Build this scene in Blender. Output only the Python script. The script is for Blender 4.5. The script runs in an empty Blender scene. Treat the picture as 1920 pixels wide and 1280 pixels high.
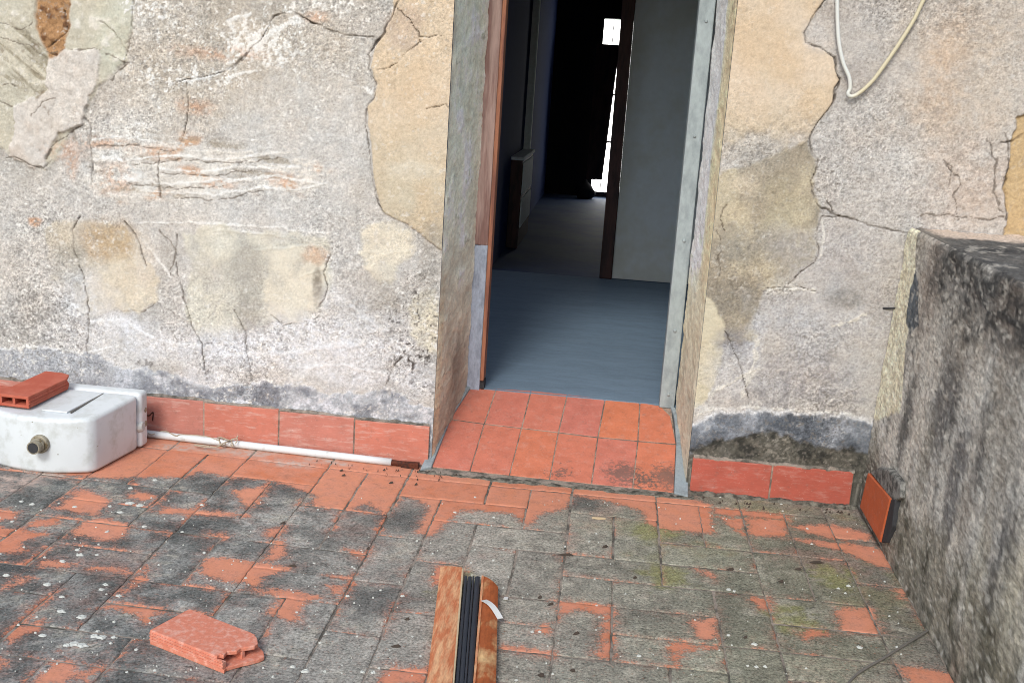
import bpy, bmesh, math, random
import numpy as np

# ------------------------------------------------------------------ camera, sky, sun, exposure
SC = bpy.context.scene
COL = SC.collection
PITCH, ROLL, YAW, FPX, CAMZ = 0.232596, 0.0667, 0.0807, 2090.25, 1.38


def rot(p, r, y):
    cp, sp, cr, sr, cy, sy = math.cos(p), math.sin(p), math.cos(r), math.sin(r), math.cos(y), math.sin(y)
    Ry = np.array([[cy, 0, sy], [0, 1, 0], [-sy, 0, cy]])
    Rx = np.array([[1, 0, 0], [0, cp, -sp], [0, sp, cp]])
    Rz = np.array([[cr, -sr, 0], [sr, cr, 0], [0, 0, 1]])
    return Rz @ Rx @ Ry


M = rot(PITCH, ROLL, YAW)
cam = bpy.data.objects.new('camera', bpy.data.cameras.new('camera'))
COL.objects.link(cam)
SC.camera = cam
cam.data.sensor_width = 36
cam.data.lens = FPX / 1920 * 36
cam.data.clip_start = 0.05
cam.data.clip_end = 500
_r, _u, _b = M[0], -M[1], -M[2]
_w = lambda v: (v[0], v[2], -v[1])
from mathutils import Matrix, Vector
R3 = Matrix([_w(_r), _w(_u), _w(_b)]).transposed()
cam.matrix_world = Matrix.Translation((0, 0, CAMZ)) @ R3.to_4x4()

SUN_DIR = Vector((-0.13, -0.77, 0.63)).normalized()          # towards the sun
world = bpy.data.worlds.new('World')
SC.world = world
world.use_nodes = True
nt = world.node_tree
bg = nt.nodes['Background']
sky = nt.nodes.new('ShaderNodeTexSky')
sky.sky_type = 'NISHITA'
sky.sun_disc = False
sky.sun_elevation = math.asin(SUN_DIR.z)
sky.sun_rotation = math.atan2(SUN_DIR.x, SUN_DIR.y)
sky.air_density = 1.0
sky.dust_density = 2.0
sky.ozone_density = 0.6
nt.links.new(sky.outputs[0], bg.inputs[0])
bg.inputs[1].default_value = 0.15
sun = bpy.data.objects.new('sun', bpy.data.lights.new('sun', 'SUN'))
COL.objects.link(sun)
sun.data.energy = 1.4
sun.data.angle = math.radians(15)
sun.data.color = (0.965, 1.0, 0.985)
sun.rotation_euler = SUN_DIR.to_track_quat('Z', 'Y').to_euler()
SC.view_settings.view_transform = 'Standard'
SC.view_settings.look = 'None'
SC.view_settings.gamma = 1.0
SC.view_settings.use_curve_mapping = False
SC.view_settings.exposure = 0.52
SC.render.engine = 'CYCLES'
SC.cycles.pixel_filter_type = 'BLACKMAN_HARRIS'
SC.cycles.filter_width = 0.95
SC.cycles.use_denoising = True
SC.cycles.sample_clamp_indirect = 4.0

# ------------------------------------------------------------------ measuring: a point of the photo -> a point on a real plane
O = np.array([0, 0, CAMZ])


def ray(px, py):
    d = M.T @ np.array([(px - 960) / FPX, (py - 640) / FPX, 1.0])
    return np.array([d[0], d[2], -d[1]])


def FZ(x):
    """the terrace rises gently to the left of the doorway"""
    return .020 * np.maximum(0, -.575 - x)


def FL(px, py, z=0.0):
    d = ray(px, py)
    q = z
    for _ in range(6):
        p = O + d * ((q - CAMZ) / d[2])
        q = z + float(FZ(p[0]))
    return p


def WL(px, py, y=3.77):
    d = ray(px, py)
    return O + d * (y / d[1])


def PL(px, py, n, p):
    d = ray(px, py)
    n = np.array(n, float)
    return O + d * (np.dot(np.array(p) - O, n) / np.dot(d, n))


# ------------------------------------------------------------------ numbers: noise, distances, colours
def vn(x, y, seed=0):
    xi = np.floor(x).astype(np.int64); yi = np.floor(y).astype(np.int64)
    fx = x - xi; fy = y - yi
    fx = fx * fx * (3 - 2 * fx); fy = fy * fy * (3 - 2 * fy)

    def h(a, b):
        n = (a * 374761393 + b * 668265263 + seed * 974634643) & 0xffffffff
        n = ((n ^ (n >> 13)) * 1274126177) & 0xffffffff
        n = ((n ^ (n >> 15)) * 2246822519) & 0xffffffff
        return ((n ^ (n >> 16)) & 0xffffff) / 16777215.0
    a = h(xi, yi) * (1 - fx) + h(xi + 1, yi) * fx
    b = h(xi, yi + 1) * (1 - fx) + h(xi + 1, yi + 1) * fx
    return a * (1 - fy) + b * fy


def fbm(x, y, s, o=4, seed=0, g=0.5):
    """fractal noise about 0, roughly -1..1; s = cycles per metre"""
    t = 0; a = 1; n = 0
    for k in range(o):
        t = t + a * (vn(x * s + 17.3 * k, y * s - 9.1 * k, seed + k) - 0.5)
        n += a; a *= g; s *= 2.03
    return t / n * 2.6


def sst(a, b, v):
    t = np.clip((v - a) / (b - a), 0, 1)
    return t * t * (3 - 2 * t)


def seg_d(x, y, pts, closed=False):
    d = np.full(x.shape, 9.0)
    n = len(pts)
    for i in range(n if closed else n - 1):
        ax, ay = pts[i]; bx, by = pts[(i + 1) % n]
        ux, uy = bx - ax, by - ay
        L = ux * ux + uy * uy + 1e-12
        t = np.clip(((x - ax) * ux + (y - ay) * uy) / L, 0, 1)
        d = np.minimum(d, np.hypot(x - ax - t * ux, y - ay - t * uy))
    return d


def sdf(x, y, pts):
    """distance to a polygon's edge, positive inside"""
    d = seg_d(x, y, pts, True)
    ins = np.zeros(x.shape, bool)
    n = len(pts)
    for i in range(n):
        ax, ay = pts[i]; bx, by = pts[(i + 1) % n]
        if ay == by:
            continue
        c = ((ay > y) != (by > y)) & (x < (bx - ax) * (y - ay) / (by - ay) + ax)
        ins ^= c
    return np.where(ins, d, -d)


def near(x, y, pts, m):
    xs = [p[0] for p in pts]; ys = [p[1] for p in pts]
    return (x > min(xs) - m) & (x < max(xs) + m) & (y > min(ys) - m) & (y < max(ys) + m)


def sdf_b(x, y, pts, m=0.08):
    r = np.full(x.shape, -9.0)
    k = near(x, y, pts, m)
    if k.any():
        r[k] = sdf(x[k], y[k], pts)
    return r


def line_b(x, y, pts, m=0.05):
    r = np.full(x.shape, 9.0)
    k = near(x, y, pts, m)
    if k.any():
        r[k] = seg_d(x[k], y[k], pts)
    return r


KE = 1.28                                                     # how brightly the open-air light shows a surface (radiance = albedo * KE)


def lin(c):
    c = np.array(c, float) / 255
    return np.where(c <= 0.04045, c / 12.92, ((c + 0.055) / 1.055) ** 2.4)


def alb(r, g, b):
    return np.clip(lin((r, g, b)) / KE, 0.003, 0.82)


def mixc(col, c, m):
    m = np.clip(m, 0, 1)[:, None]
    return col * (1 - m) + np.asarray(c)[None, :] * m


# ------------------------------------------------------------------ objects
def props(o, label=None, cat=None, group=None, kind=None):
    if label: o['label'] = label
    if cat: o['category'] = cat
    if group: o['group'] = group
    if kind: o['kind'] = kind
    return o


def empty(name, loc=(0, 0, 0), label=None, cat=None, group=None):
    o = bpy.data.objects.new(name, None)
    o.empty_display_size = 0.05
    o.location = loc
    COL.objects.link(o)
    return props(o, label, cat, group)


def link(name, me, mat, parent=None):
    o = bpy.data.objects.new(name, me)
    COL.objects.link(o)
    if mat:
        for m in (mat if isinstance(mat, (list, tuple)) else [mat]):
            me.materials.append(m)
    if parent:
        o.parent = parent
        par = Vector((0, 0, 0)); p = parent
        while p:
            par += p.location; p = p.parent
        for v in me.vertices:
            pass
        o.location = -par                                     # meshes are modelled in world metres
    return o


class MB:
    def __init__(s):
        s.v = []; s.f = []; s.m = []

    def face(s, idx, m=0):
        s.f.append(tuple(idx)); s.m.append(m)

    def add(s, vs, fs, m=0):
        b = len(s.v)
        s.v += [tuple(map(float, p)) for p in vs]
        for f in fs:
            s.face([b + i for i in f], m)

    def box(s, x0, x1, y0, y1, z0, z1, m=0):
        v = [(x, y, z) for z in (z0, z1) for y in (y0, y1) for x in (x0, x1)]
        s.add(v, [(0, 2, 3, 1), (4, 5, 7, 6), (0, 1, 5, 4), (2, 6, 7, 3), (0, 4, 6, 2), (1, 3, 7, 5)], m)

    def prism(s, poly, d, m=0):
        """closed polygon of 3D points pushed along d"""
        n = len(poly)
        P = [np.array(p, float) for p in poly]
        d = np.array(d, float)
        s.add(list(P) + [p + d for p in P],
              [tuple(range(n))[::-1], tuple(range(n, 2 * n))] + [(i, (i + 1) % n, n + (i + 1) % n, n + i) for i in range(n)], m)

    def tube(s, pts, r, n=8, m=0, cap=True):
        pts = [np.array(p, float) for p in pts]
        R = r if isinstance(r, (list, tuple)) else [r] * len(pts)
        up = np.array([0.13, 0.31, 0.94])
        rings = []
        for i, p in enumerate(pts):
            t = pts[min(i + 1, len(pts) - 1)] - pts[max(i - 1, 0)]
            t = t / (np.linalg.norm(t) + 1e-9)
            a = np.cross(t, up); la = np.linalg.norm(a)
            if la < 1e-3:
                a = np.cross(t, [1, 0, 0]); la = np.linalg.norm(a)
            a /= la
            b = np.cross(t, a)
            up = np.cross(a, t)
            rings.append([p + R[i] * (math.cos(q) * a + math.sin(q) * b) for q in [2 * math.pi * k / n for k in range(n)]])
        vs = [q for rg in rings for q in rg]
        fs = []
        for i in range(len(pts) - 1):
            for k in range(n):
                fs.append((i * n + k, i * n + (k + 1) % n, (i + 1) * n + (k + 1) % n, (i + 1) * n + k))
        if cap:
            fs.append(tuple(range(n))[::-1])
            fs.append(tuple((len(pts) - 1) * n + k for k in range(n)))
        s.add(vs, fs, m)

    def mesh(s, name, bevel=0, seg=2, smooth=False, fix=True):
        me = bpy.data.meshes.new(name)
        me.from_pydata(s.v, [], s.f)
        me.polygons.foreach_set('material_index', s.m)
        bm = bmesh.new(); bm.from_mesh(me)
        if fix:
            bmesh.ops.recalc_face_normals(bm, faces=bm.faces)
        if bevel:
            es = [e for e in bm.edges if len(e.link_faces) == 2 and e.calc_face_angle(0) > 0.5]
            bmesh.ops.bevel(bm, geom=es, offset=bevel, segments=seg, affect='EDGES', profile=0.5, clamp_overlap=True)
        bm.to_mesh(me); bm.free()
        if smooth:
            me.polygons.foreach_set('use_smooth', [True] * len(me.polygons))
        me.update()
        return me

    def build(s, name, mat, parent=None, bevel=0, seg=2, smooth=False):
        return link(name, s.mesh(name, bevel, seg, smooth), mat, parent)


def rough_up(me, amp, s=30, seed=1):
    """break the evenness of a small mesh"""
    n = len(me.vertices)
    co = np.zeros(n * 3); me.vertices.foreach_get('co', co); co = co.reshape(-1, 3)
    for k in range(3):
        a, b = (k + 1) % 3, (k + 2) % 3
        co[:, k] += amp * fbm(co[:, a] + co[:, k] * .3, co[:, b] + co[:, k] * .7, s, 3, seed + 11 * k)
    me.vertices.foreach_set('co', co.ravel()); me.update()


def smooth_path(pts, n=8):
    P = [np.array(p, float) for p in pts]
    P = [2 * P[0] - P[1]] + P + [2 * P[-1] - P[-2]]
    out = []
    for i in range(1, len(P) - 2):
        for k in range(n):
            t = k / n
            a, b, c, d = P[i - 1], P[i], P[i + 1], P[i + 2]
            out.append(0.5 * (2 * b + (c - a) * t + (2 * a - 5 * b + 4 * c - d) * t * t + (3 * b - a - 3 * c + d) * t ** 3))
    out.append(P[-2])
    return out


def grid_mesh(name, P, nu, nv, attrs, smooth=True):
    """P: (nv*nu,3) points row by row; attrs: name -> array (n,) or (n,3)"""
    me = bpy.data.meshes.new(name)
    i = np.arange((nv - 1) * (nu - 1))
    r = i // (nu - 1); c = i % (nu - 1)
    a = r * nu + c
    q = np.stack([a, a + 1, a + nu + 1, a + nu], 1).astype(np.int32)
    me.vertices.add(len(P)); me.vertices.foreach_set('co', np.asarray(P, np.float32).ravel())
    me.loops.add(q.size); me.loops.foreach_set('vertex_index', q.ravel())
    me.polygons.add(len(q)); me.polygons.foreach_set('loop_start', np.arange(0, q.size, 4, dtype=np.int32))
    if smooth:
        me.polygons.foreach_set('use_smooth', np.ones(len(q), bool))
    put(me, attrs)
    me.update(calc_edges=True)
    return me


def put(me, attrs):
    for k, v in attrs.items():
        v = np.asarray(v, np.float32)
        if v.ndim == 2:
            at = me.attributes.new(k, 'FLOAT_COLOR', 'POINT')
            at.data.foreach_set('color', np.concatenate([v, np.ones((len(v), 1), np.float32)], 1).ravel())
        else:
            at = me.attributes.new(k, 'FLOAT', 'POINT')
            at.data.foreach_set('value', v)


# ------------------------------------------------------------------ materials
class NT:
    def __init__(s, name):
        s.m = bpy.data.materials.new(name)
        s.m.use_nodes = True
        s.t = s.m.node_tree
        s.b = s.t.nodes['Principled BSDF']
        s.co = None

    def n(s, typ, **kw):
        d = s.t.nodes.new(typ)
        for k, v in kw.items():
            setattr(d, k, v)
        return d

    def set(s, sock, v):
        if hasattr(v, 'is_output') or isinstance(v, bpy.types.NodeSocket):
            s.t.links.new(v, sock)
        elif isinstance(v, (tuple, list, np.ndarray)) and len(sock.default_value) == 4:
            sock.default_value = (*map(float, v[:3]), 1)
        else:
            sock.default_value = v

    def pos(s):
        if s.co is None:
            s.co = s.n('ShaderNodeNewGeometry').outputs['Position']
        return s.co

    def scaled(s, v, sc):
        d = s.n('ShaderNodeVectorMath', operation='MULTIPLY')
        s.set(d.inputs[0], v); d.inputs[1].default_value = sc
        return d.outputs[0]

    def noise(s, scale, detail=3, rough=0.55, stretch=None, lo=None, hi=None, off=0):
        d = s.n('ShaderNodeTexNoise')
        v = s.pos()
        if stretch: v = s.scaled(v, stretch)
        if off:
            a = s.n('ShaderNodeVectorMath', operation='ADD'); s.set(a.inputs[0], v); a.inputs[1].default_value = (off, off * .7, -off)
            v = a.outputs[0]
        s.set(d.inputs['Vector'], v)
        d.inputs['Scale'].default_value = scale
        d.inputs['Detail'].default_value = detail
        d.inputs['Roughness'].default_value = rough
        o = d.outputs[0]
        return s.remap(o, lo, hi) if lo is not None else o

    def remap(s, v, lo, hi, a=0.0, b=1.0):
        d = s.n('ShaderNodeMapRange')
        s.set(d.inputs[0], v)
        d.inputs[1].default_value = lo; d.inputs[2].default_value = hi
        d.inputs[3].default_value = a; d.inputs[4].default_value = b
        return d.outputs[0]

    def math(s, op, a, b=0.0):
        d = s.n('ShaderNodeMath', operation=op)
        s.set(d.inputs[0], a); s.set(d.inputs[1], b)
        return d.outputs[0]

    def mix(s, f, a, b, blend='MIX'):
        d = s.n('ShaderNodeMix', data_type='RGBA', blend_type=blend)
        s.set(d.inputs[0], f); s.set(d.inputs[6], a); s.set(d.inputs[7], b)
        return d.outputs[2]

    def attr(s, name, out='Fac'):
        d = s.n('ShaderNodeAttribute', attribute_type='GEOMETRY', attribute_name=name)
        return d.outputs[out]

    def grey(s, v):
        d = s.n('ShaderNodeCombineColor')
        for k in range(3): s.set(d.inputs[k], v)
        return d.outputs[0]

    def bump(s, h, strength=0.5, dist=0.004):
        d = s.n('ShaderNodeBump')
        d.inputs['Strength'].default_value = strength; d.inputs['Distance'].default_value = dist
        s.set(d.inputs['Height'], h)
        s.t.links.new(d.outputs[0], s.b.inputs['Normal'])

    def done(s, col, rough=0.9, spec=0.3, metal=0.0):
        s.set(s.b.inputs['Base Color'], col)
        s.set(s.b.inputs['Roughness'], rough)
        s.set(s.b.inputs['Metallic'], metal)
        s.b.inputs['Specular IOR Level'].default_value = spec
        return s.m


def plaster_mat(name, grain=0.35, stretch=None):
    k = NT(name)
    c = k.attr('Col', 'Color'); g = k.attr('Grain')
    n1 = k.noise(210, 3, 0.65, stretch)
    n2 = k.noise(70, 4, 0.6, stretch, off=3)
    n3 = k.noise(120, 2, 0.6, stretch, off=8)
    s = k.math('ADD', k.math('MULTIPLY', k.math('SUBTRACT', n1, 0.5), 2.0), k.math('ADD', k.math('MULTIPLY', k.math('SUBTRACT', n3, 0.5), 3.0), k.math('MULTIPLY', k.math('SUBTRACT', n2, 0.5), .8)))
    f = k.math('ADD', 1.0, k.math('MULTIPLY', k.math('MULTIPLY', s, grain), g))
    f = k.math('MAXIMUM', f, 0.25)
    col = k.mix(1.0, c, k.grey(f), 'MULTIPLY')
    pit = k.math('MULTIPLY', k.noise(190, 1, 0.5, lo=0.30, hi=0.24, off=9), k.math('MULTIPLY', g, 0.7))
    col = k.mix(pit, col, k.mix(1.0, col, (0.35, 0.33, 0.31), 'MULTIPLY'))
    hue = k.noise(9, 3, 0.6, off=5)
    col = k.mix(1.0, col, k.mix(hue, (1.06, 0.99, 0.92), (0.95, 1.01, 1.07)), 'MULTIPLY')
    k.bump(k.math('MULTIPLY', k.math('ADD', n1, n2), g), 0.55, 0.004)
    return k.done(col, 0.93, 0.2)


def tile_mat():
    k = NT('terrace_tile')
    c = k.attr('Col', 'Color'); ba = k.attr('Bare')
    inf = k.n('ShaderNodeObjectInfo').outputs['Random']
    w = k.math('ADD', k.math('MULTIPLY', k.math('SUBTRACT', k.noise(34, 4, 0.7), 0.5), 0.085), k.math('MULTIPLY', k.math('SUBTRACT', k.noise(150, 3, 0.75, off=4), 0.5), 0.060))
    m = k.remap(k.math('ADD', ba, w), -0.009, 0.008)
    g1 = k.noise(135, 2, 0.7); g2 = k.noise(42, 4, 0.65, off=7)
    g4 = k.noise(210, 1, 0.5, off=17)
    s = k.math('ADD', k.math('MULTIPLY', k.math('SUBTRACT', g1, 0.5), 3.0), k.math('ADD', k.math('MULTIPLY', k.math('SUBTRACT', g2, 0.5), 1.5), k.math('MULTIPLY', k.math('SUBTRACT', g4, 0.5), 0.8)))
    f = k.math('MAXIMUM', k.math('ADD', 1.0, k.math('MULTIPLY', s, 0.85)), 0.28)
    cov = k.mix(1.0, c, k.grey(f), 'MULTIPLY')
    thin = k.noise(80, 4, 0.75, off=12, lo=0.58, hi=0.74)
    pk = k.math('MULTIPLY', thin, k.attr('Pink'))
    terra = k.mix(inf, alb(214, 132, 96), alb(226, 154, 122))
    terra = k.mix(k.noise(14, 3, 0.6, lo=0.35, hi=0.7, off=2), terra, alb(224, 152, 124))
    tf = k.math('ADD', 1.0, k.math('MULTIPLY', s, 0.10))
    terra = k.mix(1.0, terra, k.grey(tf), 'MULTIPLY')
    sp = k.noise(150, 3, 0.7, off=21, lo=0.67, hi=0.73)
    terra = k.mix(k.math('MULTIPLY', sp, 0.75), terra, alb(95, 85, 78))
    cov = k.mix(pk, cov, k.mix(0.45, terra, cov))
    hue = k.noise(16, 3, 0.6, off=41)
    cov = k.mix(1.0, cov, k.mix(hue, (1.03, .985, .97), (.95, 1.02, 1.01)), 'MULTIPLY')
    wh = k.math('MULTIPLY', k.noise(110, 2, 0.6, off=31, lo=0.64, hi=0.72), 0.55)
    cov = k.mix(wh, cov, alb(190, 188, 180))
    half = k.math('MULTIPLY', k.remap(k.math('ADD', ba, k.math('MULTIPLY', w, 1.4)), -0.040, 0.002), k.noise(60, 4, 0.75, off=51, lo=0.30, hi=0.62))
    cov = k.mix(k.math('MULTIPLY', half, 0.45), cov, k.mix(1.0, alb(186, 134, 116), k.grey(f), 'MULTIPLY'))
    gr = k.noise(26, 5, 0.75, off=61, lo=0.46, hi=0.72)
    terra = k.mix(k.math('MULTIPLY', gr, 0.55), terra, k.mix(1.0, alb(170, 128, 112), k.grey(f), 'MULTIPLY'))
    col = k.mix(m, cov, terra)
    lime = k.math('MULTIPLY', k.attr('Lime'), k.noise(40, 4, 0.7, off=15, lo=0.35, hi=0.6))
    col = k.mix(lime, col, alb(205, 182, 168))
    h = k.math('ADD', k.math('MULTIPLY', k.math('ADD', g1, g2), k.math('SUBTRACT', 1.15, m)), k.math('MULTIPLY', m, -0.15))
    k.bump(h, 0.6, 0.003)
    return k.done(col, k.remap(m, 0, 1, 0.95, 0.78), 0.25)


def simple_mat(name, c, var=0.12, scale=60, c2=None, s2=12, lo=0.45, hi=0.6, rough=0.8, metal=0.0, bump=0.3, bdist=0.002, stretch=None, spec=0.3):
    k = NT(name)
    n = k.noise(scale, 4, 0.65, stretch)
    col = c
    if c2 is not None:
        col = k.mix(k.noise(s2, 4, 0.65, stretch, lo, hi, 6), c, c2)
    f = k.math('ADD', 1.0, k.math('MULTIPLY', k.math('SUBTRACT', n, 0.5), var * 4))
    col = k.mix(1.0, col, k.grey(f), 'MULTIPLY')
    if bump: k.bump(n, bump, bdist)
    return k.done(col, rough, spec, metal)


def clay_mat(name, ca, cb, lime, grime, stretch=None, foot=None):
    k = NT(name)
    inf = k.n('ShaderNodeObjectInfo').outputs['Random']
    c = k.mix(inf, ca, cb)
    n1 = k.noise(120, 3, 0.7, stretch); n2 = k.noise(18, 4, 0.65, off=3)
    f = k.math('ADD', 1.0, k.math('ADD', k.math('MULTIPLY', k.math('SUBTRACT', n1, 0.5), 0.30), k.math('MULTIPLY', k.math('SUBTRACT', n2, 0.5), 0.5)))
    c = k.mix(1.0, c, k.grey(f), 'MULTIPLY')
    c = k.mix(k.math('MULTIPLY', k.noise(30, 5, 0.75, (0.5, 1, 2.4) if stretch else None, 0.52, 0.74, 11), lime), c, alb(222, 196, 184))
    c = k.mix(k.math('MULTIPLY', k.noise(44, 5, 0.8, None, 0.56, 0.70, 17), grime), c, alb(112, 96, 88))
    c = k.mix(k.math('MULTIPLY', k.noise(170, 2, 0.6, None, 0.68, 0.72, 23), 0.3), c, alb(222, 206, 196))
    if foot:
        for p, r in foot:
            d = k.n('ShaderNodeVectorMath', operation='DISTANCE'); k.set(d.inputs[0], k.pos()); d.inputs[1].default_value = tuple(map(float, p))
            q = k.math('ADD', d.outputs['Value'], k.math('MULTIPLY', k.math('SUBTRACT', k.noise(60, 4, 0.8, off=31), 0.5), 0.30))
            c = k.mix(k.remap(q, r, r * 0.45, 0, 0.7), c, alb(98, 92, 86))
    k.bump(n1, 0.3, 0.002)
    return k.done(c, k.remap(n2, 0.3, 0.7, 0.55, 0.8), 0.35)


def screed_mat():
    k = NT('concrete_screed')
    a = k.noise(5, 5, 0.7, (0.35, 1.8, 1)); c_ = k.noise(26, 5, 0.75, (0.5, 1.5, 1), off=5); g = k.noise(150, 2, 0.6, off=9)
    f = k.math('ADD', 1.0, k.math('ADD', k.math('MULTIPLY', k.math('SUBTRACT', a, 0.5), 0.5), k.math('ADD', k.math('MULTIPLY', k.math('SUBTRACT', c_, 0.5), 0.55), k.math('MULTIPLY', k.math('SUBTRACT', g, 0.5), 0.35))))
    c = k.mix(1.0, alb(122, 142, 160), k.grey(f), 'MULTIPLY')
    c = k.mix(k.math('MULTIPLY', k.noise(9, 5, 0.8, (0.4, 1.6, 1), 0.55, 0.72, 13), 0.5), c, alb(140, 156, 168))
    c = k.mix(k.math('MULTIPLY', k.noise(60, 3, 0.7, None, 0.66, 0.72, 21), 0.6), c, alb(84, 92, 100))
    k.bump(c_, 0.3, 0.004)
    return k.done(c, 0.85, 0.3)


MAT = dict(
    plaster=plaster_mat('old_stucco', 0.30),
    jamb=plaster_mat('limewashed_reveal', 0.24, (1, 0.4, 0.7)),
    mould=plaster_mat('mouldy_render', 0.34, (1, 0.45, 1)),
    tile=tile_mat(),
    mortar=simple_mat('mossy_mortar', alb(158, 146, 134), 0.3, 90, alb(96, 92, 84), 14, rough=0.95, bump=0.7, bdist=0.004),
    cement=simple_mat('grey_cement', alb(158, 168, 172), 0.14, 120, alb(120, 126, 126), 14, 0.5, 0.75, rough=0.92, bump=0.5),
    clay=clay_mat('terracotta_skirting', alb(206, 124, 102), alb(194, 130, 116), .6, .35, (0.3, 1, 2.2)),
    clayr=clay_mat('unfaded_shaded_terracotta', alb(188, 96, 78), alb(176, 92, 80), .28, .40, (0.3, 1, 2.2)),  # less faded tiles, with the right side's local shade in the colour
    bed=simple_mat('dirty_pointing', alb(176, 152, 136), 0.25, 110, alb(112, 100, 90), 16, 0.42, 0.6, rough=.95),
    lump=simple_mat('weathered_mortar', alb(150, 148, 142), .3, 110, alb(82, 82, 78), 34, .42, .6, rough=.95, bump=.6),
    clay2=clay_mat('terracotta_doorstep', alb(216, 128, 92), alb(204, 122, 108), .22, .45, None, [((.125, 3.80, .03), .075), ((.285, 3.80, .03), .085), ((.20, 3.77, .02), .04), ((-.1, 3.76, .02), .03)]),
    brick=simple_mat('hollow_brick_clay', alb(222, 138, 112), 0.14, 110, alb(232, 172, 152), 60, 0.48, 0.66, rough=0.92, bump=0.4),
    brickd=simple_mat('dull_brick_clay', alb(190, 96, 74), 0.07, 90, alb(198, 110, 88), 16, rough=0.85, bump=0.3),
    grout=simple_mat('brick_inside', alb(176, 132, 105), 0.2, 120, rough=0.95),
    plastic=simple_mat('white_plastic', alb(230, 236, 238), 0.02, 30, alb(196, 200, 194), 13, 0.5, 0.76, rough=0.38, bump=0.05, spec=0.5),
    plastic2=simple_mat('scuffed_plastic', alb(206, 208, 203), 0.05, 60, alb(150, 140, 120), 40, 0.62, 0.7, rough=0.6, bump=0.1),
    metalold=simple_mat('tarnished_metal', alb(172, 164, 145), 0.2, 120, alb(120, 105, 78), 60, 0.5, 0.65, rough=0.55, metal=0.4),
    dark=simple_mat('dark_hollow', alb(62, 62, 64), 0.2, 80, rough=0.9),
    black=simple_mat('black_rubber', alb(50, 56, 66), 0.22, 160, stretch=(3, 0.12, 1), rough=0.55, bump=0.4, spec=0.4),
    rust=simple_mat('rusty_plank', alb(202, 122, 82), 0.26, 120, alb(226, 174, 130), 26, 0.42, 0.62, rough=0.95, bump=0.3, stretch=(2.2, 0.35, 1)),
    rust2=simple_mat('worn_rusty_channel', alb(166, 88, 46), 0.30, 70, alb(214, 176, 126), 13, 0.5, 0.68, rough=0.7, bump=0.4, stretch=(1.3, 0.6, 1)),
    rustd=simple_mat('dark_rust', alb(96, 52, 36), 0.3, 140, alb(60, 42, 36), 40, rough=0.9, bump=0.6),
    paper=simple_mat('white_tape', alb(225, 225, 222), 0.03, 60, rough=0.6),
    polew=simple_mat('white_paint', alb(226, 230, 230), 0.03, 60, alb(196, 196, 190), 25, 0.6, 0.75, rough=0.5, bump=0.1),
    wirem=simple_mat('dull_wire', alb(186, 172, 150), 0.15, 120, rough=0.7),
    wireg=simple_mat('grey_wire', alb(118, 114, 108), 0.12, 90, rough=0.6),
    galv=simple_mat('galvanised_metal', alb(170, 181, 183), 0.14, 70, alb(148, 158, 161), 22, 0.42, 0.65, rough=0.62, metal=0.15, bump=0.15, stretch=(1, 1, 0.5)),
    wood=simple_mat('worn_wood', alb(184, 156, 146), 0.26, 60, alb(144, 112, 104), 26, 0.42, 0.62, rough=0.85, bump=0.4, stretch=(1.4, 1.4, 0.12)),
    woodo=simple_mat('orange_wood_edge', alb(176, 118, 90), 0.18, 60, alb(140, 92, 76), 25, rough=0.7, stretch=(1, 1, 0.15)),
    bluep=simple_mat('blue_grey_paint', alb(178, 188, 204), 0.2, 150, alb(148, 156, 170), 30, 0.45, 0.65, rough=0.85, bump=0.4, stretch=(1, 1, 0.4)),
    screed=screed_mat(),
    greyw=simple_mat('grey_inner_plaster', alb(222, 237, 246), 0.05, 20, alb(214, 226, 228), 3, rough=0.9, bump=0.1),
    navy=simple_mat('blue_shaded_wall', alb(48, 74, 136), 0.08, 12, rough=0.9, bump=0.1),  # deep blue shade of the rooms put into the wall colour
    dim=simple_mat('dark_interior', alb(42, 42, 46), 0.1, 9, rough=0.95, bump=0.1),  # one near-black base for far walls, ceiling and sack
    darkwood=simple_mat('dark_stained_wood', alb(72, 48, 48), 0.25, 40, alb(44, 32, 36), 20, rough=0.6, stretch=(1, 1, 0.2)),
    cab=simple_mat('pale_blue_panel', alb(222, 236, 245), 0.1, 40, rough=0.7, stretch=(1, 0.3, 1)),
    cream=simple_mat('cream_paint', alb(214, 200, 160), 0.1, 60, rough=0.9),
    lichen=simple_mat('white_lichen', alb(208, 210, 202), 0.14, 190, rough=0.95, bump=0.4),
    litter=simple_mat('dry_dark_leaves', alb(74, 64, 56), 0.2, 60, rough=0.9),
    chip=simple_mat('pale_wood_chip', alb(206, 184, 150), 0.1, 90, rough=0.9),
)
_e = NT('daylit_pane')
_e.b.inputs['Emission Color'].default_value = (1, 0.99, 0.95, 1)
_e.b.inputs['Emission Strength'].default_value = 5.0
MAT['pane'] = _e.done((0.8, 0.8, 0.8), 0.3)
_c = NT('aged_cable')
_sx = _c.n('ShaderNodeSeparateXYZ'); _c.set(_sx.inputs[0], _c.pos())
MAT['cable'] = _c.done(_c.mix(_c.remap(_sx.outputs[0], 0.72, 0.76), alb(226, 228, 222), alb(214, 204, 172)), 0.55)

# ================================================================== the house wall
WY = 3.77
XL, XR = -0.567, 0.345                                        # the doorway's outer edges
house = empty('house', (-0.1, WY, 0), 'old house front of cracked and flaking stucco around an open narrow doorway', 'house')


def WP(pts):
    return [tuple(WL(*p)[[0, 2]]) for p in pts]


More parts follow.
